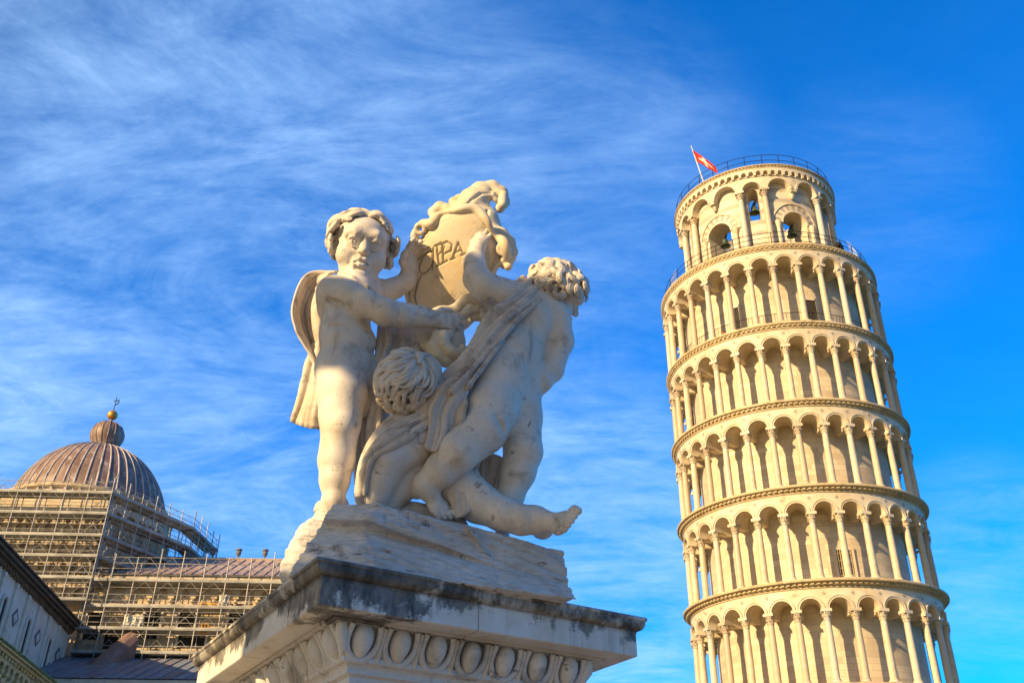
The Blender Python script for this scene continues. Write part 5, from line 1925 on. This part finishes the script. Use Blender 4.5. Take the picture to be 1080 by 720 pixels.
def build_cathedral():
    ze = cl(190, 611, 0).z
    zr_ = cl(230, 590, 7.0).z
    xl, xr = cl(60, 650, 0).x, cl(430, 611, 0).x
    zl = cl(190, 688, 0).z
    # nave wall, its arcade row, openings and eaves
    mb = MB()
    mb.box(((xl + xr) / 2, 0.8, (zl - 8 + ze) / 2), (xr - xl, 1.0, ze - zl + 8), 0)
    arch_row(mb, xl, xr, 16, cl(190, 640, 0).z, ze - 0.35, -0.05, 0.36, 0.34)
    for y, h, d in ((640, 0.35, 0.55), (664, 0.3, 0.5), (612.5, 0.4, 0.9)):
        z = cl(190, y, 0).z
        mb.box(((xl + xr) / 2, 0.3 - d / 2, z), (xr - xl, d, h), 0)
    mb.build('nave_wall', [M['church'], M['dark']], church, smooth=35)
    for x, y, w, h in ((197, 655, 1.3, 2.4), (160, 658, 1.3, 2.4), (250, 652, 1.3, 2.4), (120, 676, 1.6, 1.2), (202, 676, 2.2, 1.1), (98, 660, 1.2, 2.2)):
        p = cl(x, y, 0.29)
        wm = MB()
        wm.box((p.x, 0.29, p.z), (w, 0.08, h))
        wo = wm.build('window', M['dark'], church)
        fm = MB()
        for sx in (-1, 1): fm.box((p.x + sx * (w / 2 + 0.1), 0.24, p.z), (0.2, 0.22, h))
        fm.box((p.x, 0.22, p.z + h / 2 + 0.11), (w + 0.5, 0.26, 0.2))
        fm.build('frame', M['church_pale'], wo)
    # nave roof with standing seams
    mb = MB()
    a, b = Vector((0, -0.7, ze + 0.25)), Vector((0, 7.0, zr_))
    mb.quad((xl, a.y, a.z), (xr, a.y, a.z), (xr, b.y, b.z), (xl, b.y, b.z))
    mb.quad((xl, b.y, b.z), (xr, b.y, b.z), (xr, 14.7, a.z), (xl, 14.7, a.z))
    mb.add([(xr, a.y, a.z), (xr, 14.7, a.z), (xr, b.y, b.z)], [(0, 1, 2)])
    n = int((xr - xl) / 0.85)
    for i in range(n + 1):
        x = xl + (xr - xl) * i / n
        mb.beam((x, a.y, a.z + 0.03), (x, b.y, b.z + 0.03), 0.10, 0.12)
    mb.beam((xl, b.y, b.z + 0.05), (xr, b.y, b.z + 0.05), 0.3, 0.25)
    roof = mb.build('nave_roof', M['roof_lead'], church)
    for x in (224, 251, 279):
        p = cl(x, 588, 7.0)
        f = MB()
        f.lathe([(0.10, 0), (0.09, 0.3), (0.2, 0.4), (0.26, 0.6), (0.18, 0.75), (0.3, 0.85), (0.26, 0.98), (0, 1.0)], 10, (p.x, 7.0, zr_ + 0.1))
        f.build('finial', M['grey_dark'], roof, smooth=40)
    mb = MB()
    mb.box(((xl + xr) / 2, 9.0, zl / 2), (xr - xl - 0.1, 14.0, zl))
    mb.box((xr - 0.3, 7.0, (zl + ze) / 2), (0.5, 12.0, ze - zl))
    mb.build('body_wall', M['church'], church)
    # lower lead roof leaning against the nave
    mb = MB()
    t, l = Vector((0, 0.25, zl - 0.25)), Vector((0, -9.5, zl - 4.2))
    x0, x1 = xl, xr
    mb.quad((x0, l.y, l.z), (x1, l.y, l.z), (x1, t.y, t.z), (x0, t.y, t.z))
    n = int((x1 - x0) / 0.9)
    for i in range(n + 1):
        x = x0 + (x1 - x0) * i / n
        mb.beam((x, l.y, l.z + 0.03), (x, t.y, t.z + 0.03), 0.09, 0.10)
    mb.build('aisle_roof', M['aisle_lead'], church)
    mb = MB()
    mb.box(((x0 + x1) / 2, -9.0, l.z / 2), (x1 - x0, 0.8, l.z - 0.1))
    mb.build('aisle_wall', M['church_pale'], church)
    # rusty sloping stair cover climbing over the lower roof
    p, q = cl(136, 676, -1.2), cl(76, 726, -5.5)
    mb = MB()
    d = (p - q)
    s = Vector((0.75, -0.1, 0))
    k = 5
    prof = [(-1, -1.6), (-1, 0.15), (-0.55, 0.62), (0, 0.78), (0.55, 0.62), (1, 0.15), (1, -1.6)]
    vs = [e + s * a + Vector((0, 0, b)) for e in (q, p) for a, b in prof]
    n = len(prof)
    mb.add(vs, [(i, i + 1, n + i + 1, n + i) for i in range(n - 1)] + [tuple(range(n - 1, -1, -1)), tuple(range(n, 2 * n))])
    mb.build('stair_cover', mat_lead('rusty_lead', (0.20, 0.11, 0.085), (0.27, 0.16, 0.12), (0.15, 0.10, 0.09), (0.33, 0.25, 0.21)), church)
    # the crossing tower and the drum
    dc = at(93, 540, 88.0) - C0
    dc = Vector((dc.dot(CX), dc.dot(CY), 0))
    zb = at(96, 543, 88.0).z
    mb = MB()
    R = 7.5
    mb.lathe([(R + 0.4, 20), (R + 0.4, zb - 5.2), (R + 0.1, zb - 5.0), (R + 0.1, zb - 0.4), (R + 0.5, zb - 0.3), (R + 0.55, zb - 0.05), (R - 0.2, zb)], 48, dc)
    for i in range(40):
        a = 2 * math.pi * i / 40
        mb.tube([dc + Vector(((R + 0.42) * math.cos(a), (R + 0.42) * math.sin(a), zb - 4.9)), dc + Vector(((R + 0.42) * math.cos(a), (R + 0.42) * math.sin(a), zb - 2.6))], 0.16, 8)
        sub = MB()
        archivolt(sub, 360 * (i + 0.5) / 40, 0, 0.46, 0.66, R + 0.3, 0.25, 8)
        arcade_bay(sub, 360 * (i + 0.5) / 40, 4.5, 0, 1.0, 0.46, R + 0.5, R + 0.05, 8)
        mb.add([Vector(v) + dc + Vector((0, 0, zb - 2.6)) for v in sub.v], sub.f)
        # little gable above every bay
        b = a + math.pi / 40
        o, tt = Vector((math.cos(b), math.sin(b), 0)), Vector((-math.sin(b), math.cos(b), 0))
        c = dc + o * (R + 0.45) + Vector((0, 0, zb - 1.5))
        mb.add([c - tt * 0.55, c + tt * 0.55, c + Vector((0, 0, 1.15)), c - tt * 0.55 - o * 0.4, c + tt * 0.55 - o * 0.4, c + Vector((0, 0, 1.15)) - o * 0.4],
               [(0, 1, 2), (0, 2, 5, 3), (1, 4, 5, 2)])
    mb.build('drum', M['church'], church, smooth=35)
    # transept block under the scaffold at the far left
    mb = MB()
    tx0, tx1 = cl(-60, 560, -0.6).x, cl(104, 560, -0.6).x
    zt = cl(60, 522, -0.6).z
    mb.box(((tx0 + tx1) / 2, 4.0, zt / 2), (tx1 - tx0, 8.0, zt))
    for y0, y1, n in ((562, 542, 16), (586, 566, 12), (610, 588, 14), (634, 612, 12)):
        arch_row(mb, tx0, tx1, n, cl(60, y0, -0.6).z, cl(60, y1, -0.6).z, -0.45, 0.36, 0.42)
    for y in (541, 564.5, 587, 611, 635):
        mb.box(((tx0 + tx1) / 2, -0.3, cl(60, y, -0.6).z), (tx1 - tx0, 0.7, 0.3))
    mb.build('transept', [M['church'], M['dark']], church, smooth=35)
    # dome: an egg-shaped lead shell with ribs, lantern ball, gilded orb and cross
    H = 7.0
    prof = []
    for i in range(25):
        t = i / 24
        a = t * math.pi / 2
        prof.append((7.2 * math.cos(a) ** 0.94 * (1 - 0.06 * math.sin(2 * a)) if i < 24 else 0.55, zb + H * math.sin(a)))
    prof = [(r, z) for r, z in prof if r > 0.9] + [(0.85, zb + H * 0.985)]
    mb = MB()
    mb.lathe(prof, 96, dc)
    dome = mb.build('dome', M['dome_lead'], church, smooth=40)
    mb = MB()
    for i in range(48):
        a = 2 * math.pi * i / 48
        pts = [dc + Vector(((r + 0.03) * math.cos(a), (r + 0.03) * math.sin(a), z)) for r, z in prof]
        mb.tube(pts, [0.085 - 0.04 * (k / len(pts)) for k in range(len(pts))], 6)
    mb.build('ribs', M['dome_rib'], dome, smooth=40)
    ztop = zb + H * 0.97
    mb = MB()
    mb.lathe([(1.15, 0), (1.25, 0.15), (1.05, 0.25), (1.12, 0.6), (1.42, 1.05), (1.60, 1.6), (1.58, 2.15), (1.32, 2.7), (0.88, 3.08), (0.36, 3.26), (0.14, 3.3), (0.12, 3.7), (0.0, 3.72)], 32, dc + Vector((0, 0, ztop)))
    for i in range(16):
        a = 2 * math.pi * i / 16
        mb.tube([dc + Vector((r * math.cos(a), r * math.sin(a), ztop + z)) for r, z in ((1.13, 0.6), (1.43, 1.05), (1.61, 1.6), (1.59, 2.15), (1.33, 2.7), (0.89, 3.08), (0.37, 3.26))], 0.05, 5)
    mb.build('lantern', M['dome_lead'], dome, smooth=40)
    mb = MB()
    mb.lathe([(0.52 * math.sin(math.pi * i / 12), ztop + 4.15 - 0.52 * math.cos(math.pi * i / 12)) for i in range(13)], 20, dc)
    mb.build('orb', M['gilt'], dome, smooth=60)
    mb = MB()
    c = dc + Vector((0, 0, ztop + 4.6))
    mb.tube([c, c + Vector((0, 0, 1.7))], 0.04, 6)
    mb.tube([c + Vector((-0.22, 0, 1.25)), c + Vector((0.22, 0, 1.25))], 0.04, 6)
    mb.tube([c + Vector((0.05, 0, 0.75)), c + Vector((0.3, 0, 1.0)), c + Vector((0.32, 0, 1.35)), c + Vector((0.1, 0, 1.25))], 0.05, 6)
    mb.build('cross', M['iron'], dome)
    return dc, zb


def build_wing():
    """the near flank at the lower left: pale inlaid wall in shade over a lower arcade coloured yellow for bounce light"""
    a, b = at(0, 567, 59.2), at(84, 655, 78.4)
    u = (b - a); u.z = 0; ln = u.length; u.normalize()
    n = Vector((u.y, -u.x, 0))                 # faces right, toward the viewer
    base = Vector((a.x, a.y, 0)) - u * 30 - n * 0.75
    ang = math.atan2(u.y, u.x)
    root = empty('cathedral_wing', base)
    root.rotation_euler = (0, 0, ang)
    tag(root, 'church wing with a dark cornice over a pale inlaid wall and an arcade coloured yellow for bounce light', 'church wing')
    # local frame: x along the wall, -y outward
    Ln = ln + 30.6
    zt = a.z
    zl = at(40, 690, 65.0).z - 0.9
    mb = MB()
    mb.box((Ln / 2, 3.0, (zt - 0.8) / 2), (Ln, 6.0, zt - 0.8))
    bay = 2.6
    k = int(Ln / bay)
    for i in range(k + 1):
        x = Ln - 0.35 - bay * i
        mb.box((x, -0.08, (zl + zt - 0.9) / 2), (0.34, 0.16, zt - 0.9 - zl))
        mb.box((x, -0.10, zt - 1.1), (0.46, 0.2, 0.3))
    mb.box((Ln / 2, -0.12, zl + 0.4), (Ln, 0.24, 0.8))
    wall = mb.build('wall', M['church_pale'], root)
    for i in range(k):
        dark = MB()
        x = Ln - 0.35 - bay * (i + 0.5)
        if i % 2 == 0:
            for q in (0.62, 0.36):          # lozenge inlay
                R = Matrix.Rotation(math.radians(45), 3, 'Y')
                dark.box((x, -0.02 - 0.02 * (q < 0.5), zt - 2.9), (q * 1.5, 0.05, q * 1.5), 0 if q > 0.5 else 1, R)
            dark.build('inlay', [M['grey_dark'], M['church_pale']], root)
        else:
            w = MB()
            R_ = 0.30
            zs = zt - 2.6
            prof = [(-R_, zl + 1.0), (-R_, zs)] + [(-R_ * math.cos(math.pi * t / 10), zs + R_ * math.sin(math.pi * t / 10)) for t in range(1, 10)] + [(R_, zs), (R_, zl + 1.0)]
            w.add([(x + p, -0.03, z) for p, z in prof], [tuple(range(len(prof)))])
            wo = w.build('window', M['dark'], root)
            f = MB()
            pts = [(x + p * 1.45, -0.06, z if z <= zs else zs + (z - zs) * 1.45) for p, z in prof]
            f.tube(pts, 0.12, 8)
            f.build('frame', M['church_pale'], wo, smooth=40)
    mb = MB()
    mb.box((Ln / 2, -0.30, zt - 0.22), (Ln + 0.4, 1.0, 0.24))
    mb.box((Ln / 2, -0.20, zt - 0.43), (Ln + 0.2, 0.75, 0.18))
    mb.box((Ln / 2, -0.36, zt - 0.05), (Ln + 0.6, 1.25, 0.1))
    for i in range(int(Ln / 0.55)):
        mb.box((Ln - 0.4 - 0.55 * i, -0.17, zt - 0.69), (0.2, 0.36, 0.34))
    mb.build('cornice', M['church_brown'], root)
    mb = MB()
    mb.quad((0, -0.95, zt + 0.02), (Ln, -0.95, zt + 0.02), (Ln, 6, zt + 1.8), (0, 6, zt + 1.8))
    mb.build('roof', M['aisle_lead'], root)
    # lower storey
    out = 2.6
    mb = MB()
    mb.box((Ln / 2, -out / 2, (zl - 0.9) / 2), (Ln, out, zl - 0.9))
    for i in range(int(Ln / 0.95)):
        x = Ln - 0.4 - 0.95 * i
        mb.tube([(x, -out - 0.28, zl - 6.2), (x, -out - 0.28, zl - 2.5)], [0.2, 0.17], 10)
        mb.lathe([(0.18, -2.5), (0.2, -2.3), (0.32, -2.0)], 8, (x, -out - 0.28, zl))
        mb.box((x, -out - 0.26, zl - 1.88), (0.6, 0.56, 0.2))
    arch_row(mb, 0.4 - 0.475, 0.4 - 0.475 + 0.95 * int(Ln / 0.95), int(Ln / 0.95), zl - 6.2, zl - 0.55, -out - 0.45, 0.36, 0.44)
    mb.build('lower_arcade', M['church_bounce_yellow'], root, smooth=35)
    mb = MB()
    mb.box((Ln / 2, -out - 0.30, zl - 0.46), (Ln, 0.8, 0.18))
    mb.box((Ln / 2, -out - 0.40, zl - 0.30), (Ln, 1.0, 0.16))
    for i in range(int(Ln / 0.6)):
        mb.box((Ln - 0.3 - 0.6 * i, -out - 0.42, zl - 0.63), (0.22, 0.40, 0.2))
    mb.build('lower_cornice', M['church_bounce_yellow'], root)
    mb = MB()
    mb.quad((0, -out - 0.95, zl - 0.2), (Ln, -out - 0.95, zl - 0.2), (Ln, -0.15, zl + 0.35), (0, -0.15, zl + 0.35))
    mb.box((Ln / 2, -out - 0.92, zl - 0.19), (Ln, 0.14, 0.12))
    mb.build('mossy_roof', M['tile_green'], root)


def scaffold(name, label, path, levels, zlow, ztop, step, depth, rail=1.0, seed=0, brace=2, sub_levels=(), sheets=()):
    """tube scaffold along a plan path (cathedral-local): standards, boarded lifts, ledgers with zigzag braces"""
    rng = random.Random(seed)
    root = empty(name, church.location)
    root.rotation_euler = church.rotation_euler
    tag(root, label, 'scaffolding')
    led = MB()
    poles = []
    for (a, b) in zip(path[:-1], path[1:]):
        a, b = Vector((a[0], a[1], 0)), Vector((b[0], b[1], 0))
        L = (b - a).length
        u = (b - a) / L
        inn = Vector((-u.y, u.x, 0))
        n = max(1, round(L / step))
        for i in range(n + 1):
            p = a + u * (L * i / n)
            for k, off in enumerate((0.0, depth)):
                q = p + inn * off
                poles.append((q + Vector((0, 0, zlow)), q + Vector((0, 0, ztop + rng.uniform(0.0, 0.9) * (1 - k))), k))
            for z in levels: led.tube([p + Vector((0, 0, z - 0.12)), p + inn * depth + Vector((0, 0, z - 0.12))], 0.03, 5)
        for z in levels:
            bd = MB()
            bd.box((a + b) / 2 + inn * depth * 0.5 + Vector((0, 0, z)), (L + 0.1, depth + 0.15, 0.06), 0, Matrix((u, inn, Vector((0, 0, 1)))).transposed())
            bd.box((a + b) / 2 - inn * 0.06 + Vector((0, 0, z + 0.13)), (L + 0.1, 0.04, 0.16), 0, Matrix((u, inn, Vector((0, 0, 1)))).transposed())
            bd.build('platform', M['deck'], root)
        for z in list(levels) + list(sub_levels):
            for h in (0.55, 1.05):
                if rng.random() < 0.93: led.tube([a + Vector((0, 0, z + h)), b + Vector((0, 0, z + h))], 0.028, 5)
            led.tube([a + inn * depth + Vector((0, 0, z + 0.9)), b + inn * depth + Vector((0, 0, z + 0.9))], 0.026, 5)
            for i in range(n):
                p, q = a + u * (L * i / n), a + u * (L * (i + 1) / n)
                m = (p + q) / 2
                h0, h1 = z + 0.06, z + rail * 1.05
                if rng.random() < 0.85:
                    led.tube([p + Vector((0, 0, h0)), m + Vector((0, 0, h1))], 0.02, 4)
                    led.tube([m + Vector((0, 0, h1)), q + Vector((0, 0, h0))], 0.02, 4)
        for i in range(0, n, brace):
            for z0, z1 in zip(sorted(levels)[:-1], sorted(levels)[1:]):
                if rng.random() < 0.5: led.tube([a + u * (L * i / n) + Vector((0, 0, z0)), a + u * (L * (i + 1) / n) + Vector((0, 0, z1))], 0.025, 4)
    for (x, z, w, h, mt) in sheets:
        sm = MB()
        a = Vector(path[0]) if False else Vector((path[0][0], path[0][1], 0))
        vs, fs = [], []
        for i in range(9):
            for j in range(7):
                vs.append((x + w * i / 8, path[0][1] + 0.25 + 0.10 * math.sin(i * 1.9 + j * 0.8) + 0.05 * math.sin(i * 3.7 + seed), z - h * j / 6))
        for i in range(8):
            for j in range(6): fs.append((i * 7 + j, i * 7 + j + 1, (i + 1) * 7 + j + 1, (i + 1) * 7 + j))
        sm.add(vs, fs)
        so = sm.build('sheet', mt, root, smooth=60)
        so.modifiers.new('thickness', 'SOLIDIFY').thickness = 0.02
    front = [p for p in poles if p[2] == 0][:98]
    for p in front:
        m = MB()
        m.tube([p[0], p[1]], 0.048, 6)
        m.build('pole', M['steel'], root)
    m = MB()
    for p in poles:
        if p not in front: m.tube([p[0], p[1]], 0.04, 5)
    tag(m.build('inner_pole', M['steel'], root), kind='stuff')
    tag(led.build('rails', M['steel'], root), kind='stuff')
    return root


dome_c, dome_z = build_cathedral()
build_wing()
_xr = cl(430, 611, -1.3).x
_lv = [cl(190, y, -1.3).z for y in (613, 640.5, 664, 689)]
scaffold('nave_scaffolding', 'steel tube scaffolding with boarded lifts along the nave wall below the pitched lead roof',
         [(cl(83, 650, -1.3).x, -1.3), (_xr, -1.3)], _lv, cl(190, 700, -1.3).z, cl(190, 589, -1.3).z, 1.85, 1.15, seed=4, sub_levels=[cl(190, 601, -1.3).z] + [(p + q) / 2 for p, q in zip(_lv[:-1], _lv[1:])],
         sheets=[(cl(231, 626, -1.3).x, cl(190, 625, -1.3).z, 0.85, 1.1, M['sheet_white']), (cl(207, 634, -1.3).x, cl(190, 634, -1.3).z, 2.0, 0.5, M['sheet_orange']), (cl(211, 655, -1.3).x, cl(190, 655, -1.3).z, 0.7, 0.9, M['sheet_orange']), (cl(130, 650, -1.3).x, cl(190, 648, -1.3).z, 1.6, 1.1, M['sheet_white'])])
_c = cl(118, 520, -2.2)
_lv = [cl(60, y, -2.2).z for y in (519, 541, 564, 586, 609, 632)]
scaffold('transept_scaffolding', 'sunlit scaffolding in front of the transept at the far left below the dome',
         [(cl(-70, 560, -2.2).x, -2.2), (_c.x, -2.2)], _lv, cl(60, 660, -2.2).z, cl(60, 508, -2.2).z, 1.9, 1.3, seed=5, sub_levels=[(p + q) / 2 for p, q in zip(_lv[:-1], _lv[1:])])
_q = cl(205, 552, 6.0)
scaffold('drum_scaffolding', 'shaded scaffolding wrapped round the right side of the dome drum',
         [(_c.x + 0.1, -2.1), (_q.x, 6.0), (_q.x + 1.0, 12.0)], _lv[:4], _lv[3] - 2.0, cl(60, 506, -2.2).z, 1.7, 1.3, seed=6, sub_levels=[(p + q) / 2 for p, q in zip(_lv[:3], _lv[1:4])])


# ------------------------------------------------------------------ unseen tree added behind the viewer's left, crown shaped to shade the fountain
def build_added_tree():
    q = Vector((math.cos(SUN_SIDE), -math.sin(SUN_SIDE), 0))
    w = q.cross(sun_vec)
    if w.z < 0: w = -w
    poly = SHADE
    def inside(x, y):
        c = False
        n = len(poly)
        for i in range(n):
            (x0, y0), (x1, y1) = poly[i], poly[(i + 1) % n]
            if (y0 > y) != (y1 > y) and x < (x1 - x0) * (y - y0) / (y1 - y0) + x0: c = not c
        return c
    rng = random.Random(8)
    mid = ped(PLE / 2, PLG / 2, ZS + 0.6).dot(sun_vec)
    def P(a, b, t): return q * a + w * (b + EYE * w.z) + sun_vec * (mid + t)
    base = P(-1.3, -1.0, 7.2)
    root = empty('added_shade_tree', (base.x, base.y, 0))
    tag(root, 'leafy tree added out of view behind the viewer to shade the fountain', 'tree')
    inv = -root.location
    cr = MB()
    def leaf(p, s):
        d = Vector((rng.gauss(0, 1), rng.gauss(0, 1), rng.gauss(0, 1))).normalized()
        e = d.orthogonal().normalized()
        e = Matrix.Rotation(rng.uniform(0, 6.28), 3, d) @ e
        f = d.cross(e)
        p = p + inv
        cr.add([p - e * s, p + f * s * 0.55, p + e * s, p - f * s * 0.55], [(0, 1, 2, 3)])
    xs = [p[0] for p in poly]; ys = [p[1] for p in poly]
    n = 0
    while n < 9000:
        a, b = rng.uniform(min(xs), max(xs)), rng.uniform(min(ys), max(ys))
        if not inside(a, b): continue
        leaf(P(a, b, rng.uniform(5.0, 7.6)), rng.uniform(0.035, 0.075))
        n += 1
    clump = [(rng.gauss(0, 1), rng.gauss(0, 1), rng.gauss(0, 1)) for _ in range(60)]
    for _ in range(9000):       # the rest of the crown, away from the statue's light
        c = rng.choice(clump)
        p = P(-0.2, 2.6, 7.6) + Vector((c[0] * 0.7, c[1] * 0.7, c[2] * 0.7)) + Vector((rng.gauss(0, 0.3), rng.gauss(0, 0.3), rng.gauss(0, 0.3)))
        a = p.dot(q)
        if a < -2.05 or p.y > -0.35: continue
        leaf(p, rng.uniform(0.05, 0.10))
    cr.build('crown', mat_plain('tree_leaves', (0.06, 0.09, 0.025), 0.7, var=0.5, scale=3), root)
    tr = MB()
    tip = P(-1.3, 2.1, 7.0) + inv
    tr.tube([(0, 0, -0.1), (0.02, 0, 1.0), tip * 0.6, tip], [0.26, 0.2, 0.15, 0.08], 12)
    for _ in range(9):
        a, b = rng.uniform(-2.7, -0.4), rng.uniform(1.4, 2.7)
        e = P(a, b, rng.uniform(5.6, 7.4)) + inv
        m = tip * rng.uniform(0.5, 0.8)
        tr.tube([m, (m + e) / 2 + Vector((0, 0, 0.15)), e], [0.07, 0.045, 0.015], 7)
    tr.build('trunk', mat_plain('tree_bark', (0.20, 0.17, 0.13), 0.9, var=0.35, scale=5, bump=0.3), root, smooth=50)


SHADE = [(-3.12, 2.87), (-2.85, 2.84), (-2.72, 2.97), (-2.64, 3.16), (-2.5, 3.12), (-2.40, 3.10), (-2.2, 3.05), (-1.9, 2.6), (-1.8, 1.0), (-3.45, 1.0), (-3.45, 1.66), (-3.05, 1.66),
         (-2.94, 1.80), (-2.92, 1.90), (-2.82, 1.95), (-2.82, 2.42), (-3.12, 2.48)]  # outline of the wanted shade, filled with the added tree's leaves
build_added_tree()
